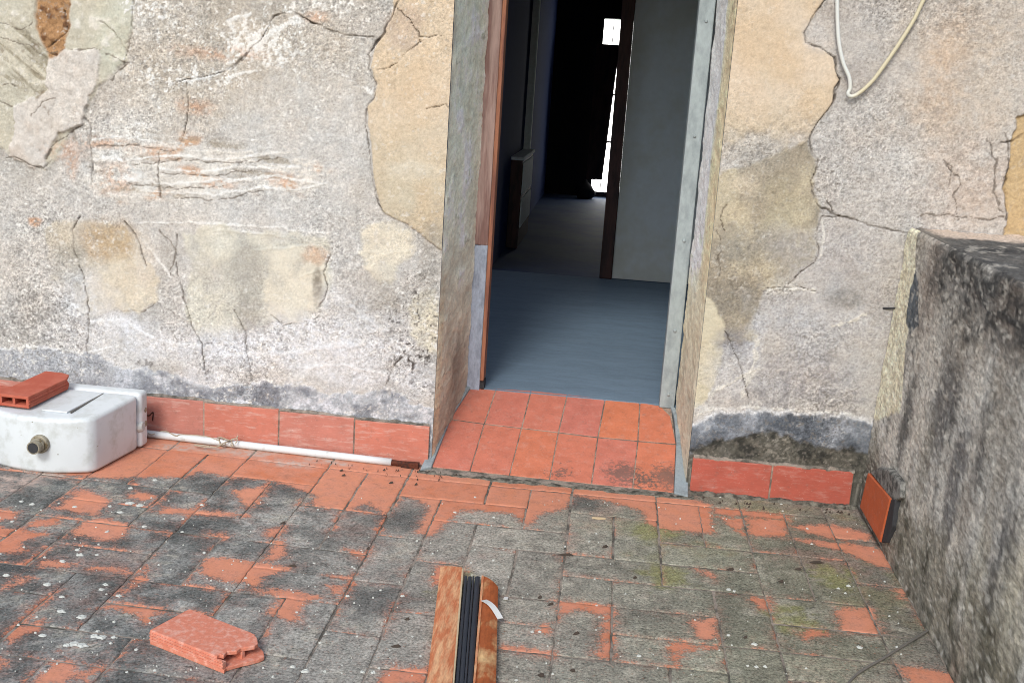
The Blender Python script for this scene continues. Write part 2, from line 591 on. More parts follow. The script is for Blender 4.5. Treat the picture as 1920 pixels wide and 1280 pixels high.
def blob(x, z, cx, cy, rx, ry, sh=0.35, w=0):
    """a ragged stain round a point of the wall, 0..1"""
    c = WL(cx, cy)
    r = 1 / 553.0
    out = np.zeros(x.shape)
    k = (np.abs(x - c[0]) < rx * r * 2.4) & (np.abs(z - c[2]) < ry * r * 2.4)
    if not k.any(): return out
    xk = x[k]; zk = z[k]
    wk = w[k] if isinstance(w, np.ndarray) else w
    sd = int(cx * 7 + cy * 3) % 97
    n1 = fbm(xk, zk, 22, 4, 500 + sd); n2 = fbm(xk, zk, 75, 3, 600 + sd)
    q = np.hypot((xk - c[0]) / (rx * r), (zk - c[2]) / (ry * r)) + wk * .6 + .28 * n1 + .16 * n2
    m = 1 - sst(1 - sh * .8, 1 + sh * .8, q)
    out[k] = m * np.clip(.82 + .45 * n2 + .25 * n1, .15, 1.0)
    return out


def stroke(x, z, pts, w, sd=0, amp=.006):
    """a broken ragged line, 0..1; w = half width in metres"""
    P = WP(pts)
    out = np.zeros(x.shape)
    k = near(x, z, P, .05)
    if not k.any(): return out
    xk = x[k]; zk = z[k]
    n1 = fbm(xk, zk, 30, 3, 700 + sd); n2 = fbm(xk, zk, 30, 3, 740 + sd); n3 = fbm(xk, zk, 60, 3, 780 + sd)
    d = seg_d(xk + amp * n1, zk + amp * n2, P)
    ww = w * np.clip(.8 + 1.1 * n3, .05, 2)
    out[k] = 1 - sst(ww * .6, ww * 1.2 + .0012, d)
    return out


def axis(a, b, fa, fb, step, coarse):
    """coarse outside fa..fb, fine inside"""
    l = np.linspace(a, fa, max(2, int((fa - a) / coarse) + 1))[:-1] if fa > a + 1e-6 else np.array([])
    m = np.linspace(fa, fb, int((fb - fa) / step) + 1)
    r = np.linspace(fb, b, max(2, int((b - fb) / coarse) + 1))[1:] if b > fb + 1e-6 else np.array([])
    return np.concatenate([l, m, r])


CR_L = [  # cracks of the left wall: points, half width in mm
    ([(748, 0), (735, 30), (712, 72), (700, 90), (693, 105), (692, 130), (700, 145), (706, 160), (700, 185), (690, 195), (686, 225), (690, 260), (696, 310), (702, 355), (710, 380), (718, 398)], 2.3),
    ([(722, 60), (706, 78), (697, 96)], 4.5),
    ([(590, 45), (562, 30), (545, 20), (515, 30), (490, 72), (470, 94), (455, 112), (435, 130), (400, 141), (350, 150), (322, 153)], 1.9),
    ([(463, 100), (440, 122), (425, 132)], 3.2),
    ([(560, 30), (590, 45), (630, 62), (660, 68), (700, 70)], 1.7),
    ([(160, 222), (170, 232), (168, 270), (173, 310), (172, 345)], 2.4),
    ([(298, 290), (297, 330), (300, 372)], 2.2),
    ([(350, 155), (352, 215), (340, 270)], 1.1),
    ([(150, 405), (135, 430), (140, 470), (157, 520), (165, 560), (167, 600), (163, 662)], 1.9),
    ([(332, 440), (330, 500), (345, 560), (360, 610), (378, 645), (382, 690)], 1.5),
    ([(440, 580), (460, 620), (462, 660), (470, 695)], 1.4),
    ([(97, 300), (80, 318), (60, 310), (30, 294), (12, 296)], 2.4),
    ([(510, 590), (530, 610), (548, 606)], 2.2),
    ([(620, 478), (606, 510), (615, 540), (600, 575)], 1.6),
    ([(232, 415), (255, 440), (265, 470), (275, 500)], 1.8),
    ([(745, 15), (765, 35), (785, 60), (788, 80), (770, 92), (745, 118), (730, 128), (708, 131)], 1.0),
    ([(788, 68), (830, 70)], 0.8),
    ([(800, 205), (838, 196), (848, 212)], 0.9),
    ([(775, 650), (735, 690), (724, 722)], 1.2),
    ([(120, 20), (128, 60), (80, 95), (110, 105)], 2.0),
    ([(235, 90), (215, 60), (190, 40)], 1.2),
    ([(250, 0), (248, 60), (232, 120)], 1.0),
]
CR_R = [
    ([(1545, 0), (1520, 40), (1508, 62), (1511, 82), (1526, 87), (1548, 96), (1562, 108), (1567, 135), (1575, 148), (1565, 165), (1562, 192), (1548, 212), (1525, 240), (1517, 262), (1522, 285), (1534, 300), (1530, 320), (1521, 340), (1523, 360), (1535, 385), (1560, 400), (1600, 411), (1640, 426), (1700, 438)], 2.1),
    ([(1565, 108), (1568, 135), (1575, 150), (1563, 186)], 2.8),
    ([(1575, 405), (1542, 408), (1530, 440), (1535, 470), (1528, 490), (1500, 512), (1478, 532)], 1.3),
    ([(1362, 385), (1348, 410), (1358, 432)], 1.3),
    ([(1360, 622), (1390, 690), (1406, 762)], 1.2),
    ([(1525, 345), (1545, 370), (1562, 398)], 1.1),
    ([(1440, 540), (1500, 538), (1530, 545)], 0.8),
    ([(1878, 268), (1900, 265), (1920, 250)], 3.2),
    ([(1895, 300), (1885, 350), (1890, 412)], 3.0),
    ([(1770, 305), (1785, 325), (1778, 350)], 1.5),
]


def paint_cracks(x, z, col, d, gr, CR, seed):
    ga = fbm(x, z, 85, 2, seed + 21); gb = fbm(x, z, 170, 1, seed + 23); gc = fbm(x, z, 45, 3, seed + 25)
    gr = gr * np.clip(1.0 + .7 * fbm(x, z, 4, 3, seed + 27), .7, 1.5)
    k = np.clip(gr, .2, 1.5)
    rw = np.random.default_rng(seed).normal(0, 1, len(x))
    col = col * np.clip(1 + k * (.17 * ga + .15 * gb + .10 * gc + .075 * rw), .4, 1.5)[:, None]
    fl = sst(.58, .74, fbm(x, z, 70, 2, seed + 31) * .7 + .5 * fbm(x, z, 150, 1, seed + 33) + .25 * gc) * k
    col = mixc(col, alb(238, 236, 230), (.6 if seed < 100 else .22) * fl * sst(.05, .2, col.mean(1)))
    pin = sst(.42, .62, ga * .7 + gb * .5) * k
    col = mixc(col, col.mean(0) * .42, .55 * pin); d = d * .6 - .0016 * pin + .0008 * k * (ga + gb)
    wob = 0.0045 * fbm(x, z, 45, 3, seed); wo2 = 0.0045 * fbm(x, z, 45, 3, seed + 40)
    for pts, w in CR:
        P = WP(pts)
        dist = line_b(x + wob, z + wo2, P, 0.07)
        w = w / 1000 * (1 + 0.5 * fbm(x, z, 22, 2, seed + 7))
        w = w * .85
        m = (1 - sst(w * 0.5, w * 1.3 + 0.0010, dist)) * np.clip(.75 + .6 * fbm(x, z, 30, 3, seed + 9), .12, 1)
        col[:] = mixc(col, alb(74, 64, 56), m * 0.85)
        d -= 0.007 * m
        gr -= m * 0.6
    return col, d, gr


def paint_left(x, z):
    f1 = fbm(x, z, 3.0, 5, 1); f2 = fbm(x, z, 11, 4, 2); f3 = fbm(x, z, 40, 4, 3); f4 = fbm(x, z, 120, 2, 4)
    wv = 0.012 * f2 + 0.008 * f3
    col = np.tile(alb(203, 199, 193), (len(x), 1))
    col = mixc(col, alb(182, 178, 171), sst(0.1, 0.9, f1 + 0.5 * f2))
    col = mixc(col, alb(216, 212, 205), sst(0.2, 1.0, -f1 + 0.6 * f2))
    d = 0.0015 * f2 + 0.0012 * f3
    gr = np.full(len(x), 1.0)
    # warm brownish grey in the upper middle
    col = mixc(col, alb(196, 185, 168), 0.7 * blob(x, z, 430, 110, 260, 130, .5, .3 * f2))
    col = mixc(col, alb(208, 207, 204), 0.7 * blob(x, z, 560, 330, 150, 200, .5, .3 * f2))
    # scaled cream coat, upper left corner
    p = WP([(-260, -60), (262, -60), (238, 110), (190, 160), (160, 215), (105, 300), (85, 318), (30, 292), (-20, 262), (-260, 250)])
    m = sst(-0.006, 0.010, sdf_b(x, z, p) + wv)
    col = mixc(col, alb(200, 195, 178), m); d += 0.008 * m; gr -= 0.45 * m
    u = x * 0.80 - z * 0.6; v = x * 0.6 + z * 0.80                # trowel marks running down to the right
    st = fbm(u * .6, v * 4.5, 14, 4, 8)
    tr = m * blob(x, z, 40, 110, 120, 60, .4, .3 * f2)
    d += 0.0035 * st * tr
    col = mixc(col, alb(150, 142, 122), tr * sst(0.05, 0.45, -st))
    col = mixc(col, alb(216, 210, 196), tr * sst(0.1, 0.8, st) * .8)
    col = mixc(col, alb(202, 204, 188), m * 0.8 * blob(x, z, 220, 70, 50, 70, .5, .4 * f2))
    p = WP([(92, 100), (190, 92), (186, 150), (165, 200), (150, 235), (100, 265), (88, 316), (58, 312), (22, 292), (28, 200), (90, 165)])
    m = sst(-0.004, 0.006, sdf_b(x, z, p) + wv * 1.1)
    col = mixc(col, alb(213, 207, 199), m); d += 0.012 * m
    col = mixc(col, alb(196, 182, 168), m * sst(0.1, 0.6, f2) * .6)
    cr = blob(x, z, 90, 160, 200, 220, .5)
    col = col * (1 + cr * (.10 * f2 + .12 * f3 + .06 * f4))[:, None]; d += cr * (.004 * f2 + .003 * f3)
    col = mixc(col, alb(236, 232, 224), cr * sst(.3, .7, .7 * f3 + .5 * f2) * .7)
    col = mixc(col, alb(128, 112, 92), cr * sst(.45, .8, -.7 * f3 - .5 * f2) * .7)
    p = WP([(64, -6), (130, 0), (130, 60), (118, 92), (95, 112), (80, 92), (66, 42)])
    m = sst(-0.006, 0.008, sdf_b(x, z, p) + wv)
    col = mixc(col, alb(174, 136, 98), m); d -= 0.010 * m - 0.004 * m * f3; gr = np.maximum(gr, m)
    col = mixc(col, alb(118, 84, 58), m * sst(0.2, 0.7, f3))
    # white lime crust in flecks
    fk = np.zeros(len(x))
    for b in [(490, 85, 90, 50, .95), (440, 60, 130, 60, .5), (610, 15, 130, 25, .7), (360, 150, 130, 28, .8), (270, 15, 60, 30, .8), (300, 130, 100, 40, .45),
              (250, 245, 60, 18, .9), (420, 190, 190, 60, .38), (560, 220, 60, 50, .5), (480, 250, 120, 20, .4), (600, 150, 80, 50, .3), (170, 240, 40, 40, .4),
              (710, 105, 14, 30, .8), (690, 165, 14, 14, .9), (330, 250, 200, 60, .3), (640, 300, 50, 80, .25), (60, 370, 90, 60, .2), (580, 400, 120, 60, .25)]:
        fk = np.maximum(fk, b[4] * blob(x, z, b[0], b[1], b[2], b[3], .6, .35 * f2))
    fn = 0.6 * fbm(x, z, 55, 4, 21, .6) + 0.5 * fbm(x, z, 150, 2, 22)
    m = sst(0.0, 0.16, fn + fk * 1.1 - 0.80)
    col = mixc(col, alb(238, 236, 231), m); d += 0.0030 * m; gr -= 0.3 * m
    # flaking rows of old coats
    p = WP([(165, 252), (330, 248), (450, 268), (560, 284), (625, 320), (600, 362), (425, 366), (300, 378), (220, 384), (168, 345)])
    row = sst(-0.02, 0.03, sdf_b(x, z, p) + wv)
    rg = .55 - 1.5 * np.abs(fbm(x * 0.40 + .03 * f2, z * 1.9, 17, 4, 31, .6)) + .25 * f4
    col = mixc(col, alb(203, 164, 130), row * sst(0.15, .65, fbm(x, z * 1.6, 9, 4, 33)) * 0.9)
    col = mixc(col, alb(150, 140, 120), row * sst(0.0, 0.5, -rg) * .6)
    col = mixc(col, alb(226, 222, 214), row * sst(0.22, 0.45, rg)); d += row * 0.0045 * rg; gr -= .25 * row
    for b in [(195, 268, 55, 12), (120, 283, 35, 18), (135, 312, 12, 20), (222, 335, 32, 30), (412, 345, 34, 10), (300, 286, 36, 14), (530, 338, 28, 12), (355, 318, 26, 8), (420, 100, 90, 12), (590, 32, 24, 10), (365, 200, 34, 14)]:
        col = mixc(col, alb(210, 168, 138), 0.75 * blob(x, z, *b, .8, .9 * f3 + .5 * f2 + .3 * f4) * sst(-.7, .3, f3 + .5 * f4))
    for b in [(205, 290, 30, 12), (250, 330, 30, 16), (420, 360, 36, 6), (275, 350, 20, 10)]:
        col = mixc(col, alb(220, 220, 216), 0.9 * blob(x, z, *b, .5, .7 * f3))
    # crisp lime ridges
    for q, (pts, w) in enumerate([([(480, 95), (500, 70), (530, 50), (560, 38)], .010), ([(440, 60), (430, 40), (470, 25)], .006), ([(330, 150), (360, 152), (395, 143), (430, 128)], .005), ([(425, 150), (450, 140), (480, 132)], .005), ([(170, 262), (230, 255), (290, 268)], .004),
            ([(240, 300), (330, 292), (420, 300), (520, 288)], .004), ([(300, 318), (380, 322), (460, 312), (560, 316)], .004), ([(230, 335), (330, 345), (430, 338), (520, 330), (600, 345)], .0045), ([(320, 362), (400, 366), (480, 352), (560, 356), (610, 346)], .004), ([(180, 300), (215, 292), (230, 300)], .007),
            ([(260, 418), (340, 416), (420, 421), (520, 426), (610, 440)], .0035), ([(400, 432), (470, 436), (540, 446), (600, 456)], .0035), ([(480, 470), (530, 466), (600, 458)], .0035), ([(90, 470), (130, 468), (200, 470), (235, 455)], .003), ([(690, 470), (730, 476), (770, 470)], .003), ([(560, 520), (600, 505), (622, 500)], .003),
            ([(640, 560), (680, 590), (720, 625), (760, 660)], .010), ([(170, 605), (230, 600), (300, 640), (380, 650)], .007), ([(420, 668), (520, 664), (620, 650), (700, 640)], .009), ([(560, 690), (640, 684), (720, 700)], .006), ([(0, 655), (60, 650), (150, 662), (220, 650)], .004), ([(100, 540), (130, 570), (165, 585)], .007), ([(270, 450), (300, 490), (320, 520)], .006)]):
        m = stroke(x, z, pts, w, q)
        col = mixc(col, alb(236, 235, 231), m * .92); d += .003 * m; gr -= .3 * m
    for q, (pts, w) in enumerate([([(180, 274), (260, 272), (330, 284)], .002), ([(250, 308), (340, 300), (430, 308), (520, 296)], .0016), ([(300, 327), (390, 330), (470, 320)], .0016), ([(240, 346), (330, 354), (430, 348)], .0016), ([(330, 370), (410, 374), (490, 360)], .0016), ([(150, 240), (100, 272), (88, 300)], .0022), ([(95, 100), (150, 95), (188, 92)], .0016), ([(200, 100), (240, 118), (210, 150)], .002), ([(0, 40), (40, 55), (62, 45)], .002), ([(0, 70), (50, 85), (90, 110)], .0016), ([(0, 158), (30, 160)], .002), ([(0, 190), (25, 200)], .003), ([(60, 215), (85, 190), (110, 186)], .0016), ([(225, 585), (270, 583), (290, 566)], .0016), ([(300, 430), (330, 470), (318, 520)], .0016)]):
        m = stroke(x, z, pts, w, 50 + q, .008)
        col = mixc(col, alb(112, 102, 90), m * .8); d -= .003 * m  # shade painted into shallow grooves under ridges and along flake edges
    # beige coats laid bare lower down
    for P, c, lift in [
        ([(85, 428), (118, 410), (185, 412), (235, 420), (256, 442), (268, 480), (300, 520), (290, 562), (270, 580), (218, 588), (165, 596), (120, 560), (100, 520), (84, 470)], (206, 196, 177), .003),
        ([(345, 440), (420, 425), (470, 440), (520, 430), (612, 442), (622, 475), (616, 540), (592, 580), (560, 610), (522, 602), (490, 612), (455, 628), (420, 652), (376, 642), (352, 590), (350, 500)], (205, 201, 187), .003),
        ([(500, 474), (560, 462), (612, 474), (606, 540), (572, 612), (540, 606), (500, 600), (496, 540)], (216, 209, 192), .003),
        ([(680, 430), (700, 418), (745, 412), (775, 440), (778, 480), (745, 500), (735, 542), (700, 522), (678, 470)], (216, 208, 190), .003),
        ([(770, 560), (800, 528), (818, 540), (822, 662), (782, 652), (762, 612)], (218, 210, 188), .003)]:
        m = sst(-0.010, 0.012, sdf_b(x, z, WP(P)) + wv * 1.3) * np.clip(.86 + .35 * f1 + .3 * f2, .25, 1)
        c = np.array(alb(*c))[None, :] * (1 + .13 * f1 + .16 * f2 + .10 * f3)[:, None]
        mm = (m * np.clip(.92 + .3 * f2 + .25 * f3, .3, 1))[:, None]
        col = col * (1 - mm) + c * mm; d += lift * m; gr -= 0.35 * m
    col = mixc(col, alb(190, 162, 122), .75 * blob(x, z, 205, 455, 60, 40, .6, .4 * f2))
    col = mixc(col, alb(176, 172, 160), .8 * blob(x, z, 135, 500, 30, 50, .5, .4 * f2))
    col = mixc(col, alb(172, 168, 158), .75 * blob(x, z, 462, 500, 36, 50, .5, .4 * f2))
    col = mixc(col, alb(150, 146, 138), .6 * blob(x, z, 465, 590, 26, 50, .5, .4 * f2))
    col = mixc(col, alb(214, 204, 190), .7 * blob(x, z, 270, 490, 20, 60, .5, .4 * f2))
    col = mixc(col, alb(208, 168, 136), .6 * blob(x, z, 590, 480, 26, 18, .5, .5 * f3))
    col = mixc(col, alb(122, 112, 98), .8 * blob(x, z, 596, 535, 10, 36, .5, .5 * f3))
    col = mixc(col, alb(192, 140, 96), .8 * blob(x, z, 66, 416, 14, 10, .5, .6 * f3))
    # tan coat beside the doorway
    p = WP([(742, -80), (900, -80), (900, 425), (828, 470), (790, 440), (760, 420), (722, 400), (712, 385), (701, 330), (693, 250), (688, 200), (702, 185), (707, 158), (695, 125), (702, 95), (713, 72), (735, 32)])
    sd = sdf_b(x, z, p)
    m = sst(-0.002, 0.004, sd + 0.004 * f3)
    zt = WL(790, 0)[2]; zb = WL(790, 430)[2]; tt = (zt - z) / (zt - zb)
    tan = mixc(np.tile(alb(217, 199, 174), (len(x), 1)), alb(204, 194, 172), sst(.42, .8, tt + .12 * f2))
    tan = mixc(tan, alb(194, 184, 162), sst(.75, 1.0, tt + .15 * f2))
    tan = mixc(tan, alb(214, 190, 158), .5 * sst(.0, .8, f1 + .5 * f2))
    col = col * (1 - m[:, None]) + tan * m[:, None]
    d += 0.012 * m; gr -= 0.4 * m
    col = mixc(col, alb(196, 176, 158), .7 * blob(x, z, 762, 46, 36, 40, .4, .5 * f2))
    col = mixc(col, alb(216, 208, 190), .7 * blob(x, z, 770, 318, 50, 14, .6, .7 * f2))
    # greyer patches under it
    col = mixc(col, alb(166, 158, 145), .65 * blob(x, z, 700, 580, 70, 60, .7, .5 * f2))
    col = mixc(col, alb(158, 152, 142), .6 * blob(x, z, 810, 480, 24, 80, .5, .5 * f2))
    # white salt bloom above the foot of the wall
    sb = np.zeros(len(x))
    for b in [(230, 612, 70, 26, .8), (470, 650, 150, 36, .85), (600, 640, 110, 60, .9), (330, 655, 120, 24, .6), (720, 650, 60, 34, .8), (770, 700, 50, 40, .7), (660, 700, 120, 24, .7), (640, 570, 60, 40, .5), (160, 560, 60, 60, .5), (400, 710, 60, 20, .6), (520, 660, 260, 46, .7), (250, 640, 150, 40, .6), (680, 610, 90, 30, .6)]:
        sb = np.maximum(sb, b[4] * blob(x, z, b[0], b[1], b[2], b[3], .7, .5 * f2 + .3 * f3))
    sb = sb * (0.75 + 0.5 * sst(-.6, .6, f3))
    col = mixc(col, alb(228, 230, 234), sb); gr -= .15 * sb
    # pitted grey at the lower left
    pt = blob(x, z, 40, 600, 150, 60, .6, .4 * f2)
    col = mixc(col, alb(150, 147, 142), .6 * pt * sst(-.1, .6, f3 + f4)); gr += .5 * pt
    pt = blob(x, z, 780, 640, 60, 110, .6, .4 * f2)
    col = mixc(col, alb(88, 82, 78), pt * sst(.28, .5, .6 * f3 + .8 * f4)); gr += .3 * pt
    # blue-grey cement skirt
    up = WP([(-300, 640), (0, 655), (130, 655), (200, 672), (250, 690), (330, 702), (400, 730), (440, 724), (500, 720), (600, 736), (700, 732), (760, 745), (815, 762)])
    zz = np.interp(x, [q[0] for q in up], [q[1] for q in up])
    m = sst(-.004, .006, zz - z + .02 * f2 + .012 * f3)
    sk = mixc(np.tile(alb(176, 181, 186), (len(x), 1)), alb(128, 133, 142), sst(-.1, .7, f2 + .7 * f3))
    sk = mixc(sk, alb(222, 224, 230), sst(.05, .6, -f2 * .6 - .6 * f3 + .5 * f4) * .85)
    sk = mixc(sk, alb(186, 188, 192), .7 * (1 - sst(-1.95, -1.5, x)))
    m = m * .92
    col = col * (1 - m[:, None]) + sk * m[:, None]; d += .004 * m; gr = np.where(m > .5, .9, gr)
    edge = np.exp(-((zz - z + .02 * f2 + .012 * f3) / .012) ** 2)
    col = mixc(col, alb(220, 220, 222), .6 * edge * sst(-.2, .5, f3))
    for b in [(275, 680, 26, 10), (385, 690, 16, 30), (392, 640, 10, 14), (20, 600, 20, 10), (470, 690, 8, 16)]:
        m = blob(x, z, *b, .5, .9 * f3) * sst(-.05, .35, f3 + .8 * f4)
        col = mixc(col, alb(84, 78, 74), .7 * m); d -= .003 * m
    # dark pin holes everywhere
    return paint_cracks(x, z, col, d, gr, CR_L, 60)


def paint_right(x, z):
    f1 = fbm(x, z, 3.0, 5, 101); f2 = fbm(x, z, 11, 4, 102); f3 = fbm(x, z, 40, 4, 103); f4 = fbm(x, z, 120, 2, 104)
    wv = 0.012 * f2 + 0.008 * f3
    col = np.tile(alb(194, 189, 183), (len(x), 1))
    col = mixc(col, alb(180, 174, 168), sst(0.1, 0.9, f1 + .6 * f2))
    col = mixc(col, alb(205, 200, 193), sst(0.2, .9, -f1 + .6 * f2) * .7)
    d = .0012 * f2 + .0016 * f3
    gr = np.full(len(x), 1.0)
    # warmer stains in the upper right
    col = mixc(col, alb(200, 184, 164), .6 * blob(x, z, 1830, 120, 120, 150, .8, .5 * f2 + .3 * f3))
    col = mixc(col, alb(204, 178, 152), .6 * blob(x, z, 1768, 140, 34, 110, .9, .5 * f2 + .4 * f3))
    col = mixc(col, alb(196, 180, 166), .8 * blob(x, z, 1830, 345, 90, 80, .6, .5 * f2))
    d += .004 * f3 * blob(x, z, 1840, 350, 90, 90, .6)
    # left part: greenish grey over cream
    p = WP([(1200, 290), (1345, 330), (1440, 290), (1515, 262), (1522, 285), (1534, 300), (1521, 340), (1523, 360), (1535, 385), (1532, 440), (1535, 470), (1528, 492), (1500, 512), (1470, 540), (1430, 545), (1420, 600), (1420, 640), (1200, 660)])
    m = sst(-.004, .012, sdf_b(x, z, p) + wv)
    low = mixc(np.tile(alb(166, 156, 138), (len(x), 1)), alb(146, 140, 126), sst(0, .8, f1 + .5 * f2))
    low = mixc(low, alb(200, 188, 162), sst(.2, .8, -f1 + .7 * f2) * .8)
    col = col * (1 - m[:, None]) + low * m[:, None]; gr -= .3 * m; d += .003 * m
    for b, c, a in [((1395, 345, 28, 20), (208, 194, 172), .8), ((1480, 440, 50, 60), (202, 192, 166), .75), ((1450, 220, 50, 26), (204, 186, 158), .7), ((1470, 380, 40, 50), (176, 166, 140), .6),
                    ((1400, 470, 60, 40), (148, 143, 132), .7), ((1480, 465, 34, 30), (140, 136, 126), .7), ((1420, 300, 50, 26), (168, 160, 146), .6), ((1370, 560, 50, 40), (142, 136, 124), .7), ((1470, 535, 40, 16), (204, 196, 178), .8)]:
        col = mixc(col, alb(*c), a * blob(x, z, *b, .7, .5 * f2 + .3 * f3))
    # tan coat beside the doorway
    p = WP([(1200, -80), (1560, -80), (1545, 0), (1520, 40), (1508, 62), (1511, 82), (1526, 87), (1548, 96), (1562, 108), (1567, 135), (1575, 148), (1565, 165), (1562, 192), (1548, 212), (1525, 240), (1517, 262), (1470, 290), (1430, 270), (1390, 300), (1340, 330), (1200, 350)])
    sd = sdf_b(x, z, p)
    fade = sst(0, .16, sd + .06 * f2 + .03 * f3)
    m = sst(-.002, .003, sd + .002 * f3) * (fade + (1 - fade) * sst(WL(1450, 300)[2], WL(1450, 190)[2], z + .05 * f2 + .03 * f3))
    tan = mixc(np.tile(alb(219, 201, 178), (len(x), 1)), alb(212, 191, 163), sst(-.1, .8, f1 + .5 * f2))
    tan = mixc(tan, alb(194, 182, 158), .8 * sst(WL(1450, 150)[2], WL(1450, 300)[2] - .02, z + .03 * f2))
    col = col * (1 - m[:, None]) + tan * m[:, None]; d += .012 * m; gr -= .5 * m
    col = mixc(col, alb(204, 194, 184), .7 * blob(x, z, 1535, 66, 26, 26, .4, .5 * f2))
    # pale and white lower left corner
    p = WP([(1306, 545), (1340, 560), (1362, 620), (1356, 660), (1338, 720), (1320, 760), (1290, 770)])
    m = sst(-.004, .008, sdf_b(x, z, p) + wv)
    col = mixc(col, alb(214, 204, 178), m); gr -= .4 * m
    for b, c, a in [((1375, 700, 50, 50), (212, 210, 208), .85), ((1330, 770, 40, 14), (222, 220, 214), .8), ((1410, 650, 20, 50), (220, 222, 226), .7), ((1405, 630, 14, 10), (206, 196, 170), .9),
                    ((1375, 640, 30, 26), (140, 140, 146), .7), ((1560, 600, 120, 70), (192, 192, 194), .7), ((1560, 480, 110, 50), (190, 186, 184), .6), ((1500, 700, 110, 60), (176, 175, 178), .6)]:
        col = mixc(col, alb(*c), a * blob(x, z, *b, .7, .5 * f2 + .3 * f3))
    m = blob(x, z, 1585, 560, 38, 20, .6, .5 * f2)
    col = mixc(col, alb(146, 144, 140), .8 * m)
    col = mixc(col, alb(212, 212, 212), .7 * blob(x, z, 1600, 598, 30, 10, .7, .7 * f3))
    # speckled darker low grey
    pt = blob(x, z, 1500, 720, 170, 60, .6, .4 * f2)
    col = mixc(col, alb(128, 126, 130), .5 * pt * sst(0, .5, f3 + .6 * f4))
    for q, (pts, w) in enumerate([([(1440, 545), (1480, 538), (1525, 545)], .008), ([(1420, 640), (1412, 690), (1390, 740)], .010), ([(1330, 740), (1380, 710), (1420, 690)], .008), ([(1560, 610), (1600, 600), (1625, 590)], .005), ([(1300, 780), (1340, 768), (1400, 764), (1480, 768), (1600, 776)], .004), ([(1540, 400), (1545, 440), (1538, 480)], .004)]):
        m = stroke(x, z, pts, w, 90 + q)
        col = mixc(col, alb(226, 222, 212), m * .8); d += .002 * m
    for q, (pts, w) in enumerate([([(1770, 300), (1800, 330), (1790, 370), (1800, 410)], .002), ([(1850, 260), (1870, 300), (1860, 360), (1880, 400)], .003), ([(1720, 405), (1780, 402), (1840, 412), (1885, 410)], .0025), ([(1888, 250), (1896, 300), (1884, 350), (1890, 410)], .004), ([(1345, 430), (1352, 470), (1348, 520)], .002)]):
        m = stroke(x, z, pts, w, 120 + q, .010)
        col = mixc(col, alb(96, 86, 76), m * .75); d -= .004 * m
    # blue-grey skirt and the mouldy foot under it
    up = WP([(1250, 800), (1296, 792), (1340, 776), (1400, 771), (1480, 776), (1560, 782), (1610, 784), (1660, 796), (1800, 820)])
    zz = np.interp(x, [q[0] for q in up], [q[1] for q in up])
    e = zz - z + .012 * f2 + .01 * f3
    m = sst(-.004, .006, e)
    sk = mixc(np.tile(alb(124, 130, 138), (len(x), 1)), alb(94, 100, 108), sst(-.2, .8, f2 + .6 * f3))
    sk = mixc(sk, alb(172, 178, 186), sst(.1, .6, -f2 - .5 * f3) * .7)
    col = col * (1 - m[:, None]) + sk * m[:, None]; d += .006 * m
    col = mixc(col, alb(222, 222, 222), .75 * np.exp(-((e + .004) / .009) ** 2))
    lo = WP([(1250, 850), (1296, 846), (1320, 834), (1350, 824), (1400, 816), (1450, 806), (1476, 816), (1500, 828), (1560, 836), (1640, 850), (1800, 880)])
    zz = np.interp(x, [q[0] for q in lo], [q[1] for q in lo])
    m = sst(-.006, .012, zz - z + .012 * f2 + .014 * f3)
    mo = mixc(np.tile(alb(98, 96, 88), (len(x), 1)), alb(62, 62, 58), sst(-.1, .6, f2 + .7 * f3))
    mo = mixc(mo, alb(140, 136, 126), sst(.3, .7, -f2 - .7 * f4))
    col = col * (1 - m[:, None]) + mo * m[:, None]; d -= .006 * m
    # the wall breaks off at the far right: yellow ochre behind
    p = WP([(1905, 215), (1960, 200), (2300, 180), (2300, 470), (1885, 440), (1893, 400), (1884, 350), (1898, 300)])
    m = sst(-.003, .004, sdf_b(x, z, p, .2) + wv * .8)
    col = mixc(col, alb(198, 172, 132), m); d -= .02 * m; gr -= .3 * m
    return paint_cracks(x, z, col, d, gr, CR_R, 160)


def wall_panel(x0, x1, fx0, fx1, painter):
    xs = axis(x0, x1, fx0, fx1, .0034, .06)
    zs = axis(-.03, 2.9, .08, 1.78, .0034, .06)
    X, Z = np.meshgrid(xs, zs)
    x = X.ravel(); z = Z.ravel()
    col, d, gr = painter(x, z)
    P = np.stack([x, WY - d, z], 1)
    me = grid_mesh('plaster_wall', P, len(xs), len(zs), {'Col': np.clip(col, .01, .82), 'Grain': np.clip(gr, .12, 1.6)})
    return link('plaster_wall', me, MAT['plaster'], house)


wall_panel(-4.2, XL, -2.25, XL, paint_left)
wall_panel(XR, 3.0, XR, 1.75, paint_right)
b = MB(); b.box(XL, XR, WY, WY + .46, 2.2, 2.9); b.build('lintel', MAT['cement'], house)
b = MB(); b.box(-4.2, -.70, WY + .05, WY + .5, -.1, 2.9); b.box(.42, 3.0, WY + .05, WY + .5, -.1, 2.9); b.build('masonry', MAT['cement'], house)

# reveals: from the wall's edge back to the frame
FY = 4.25


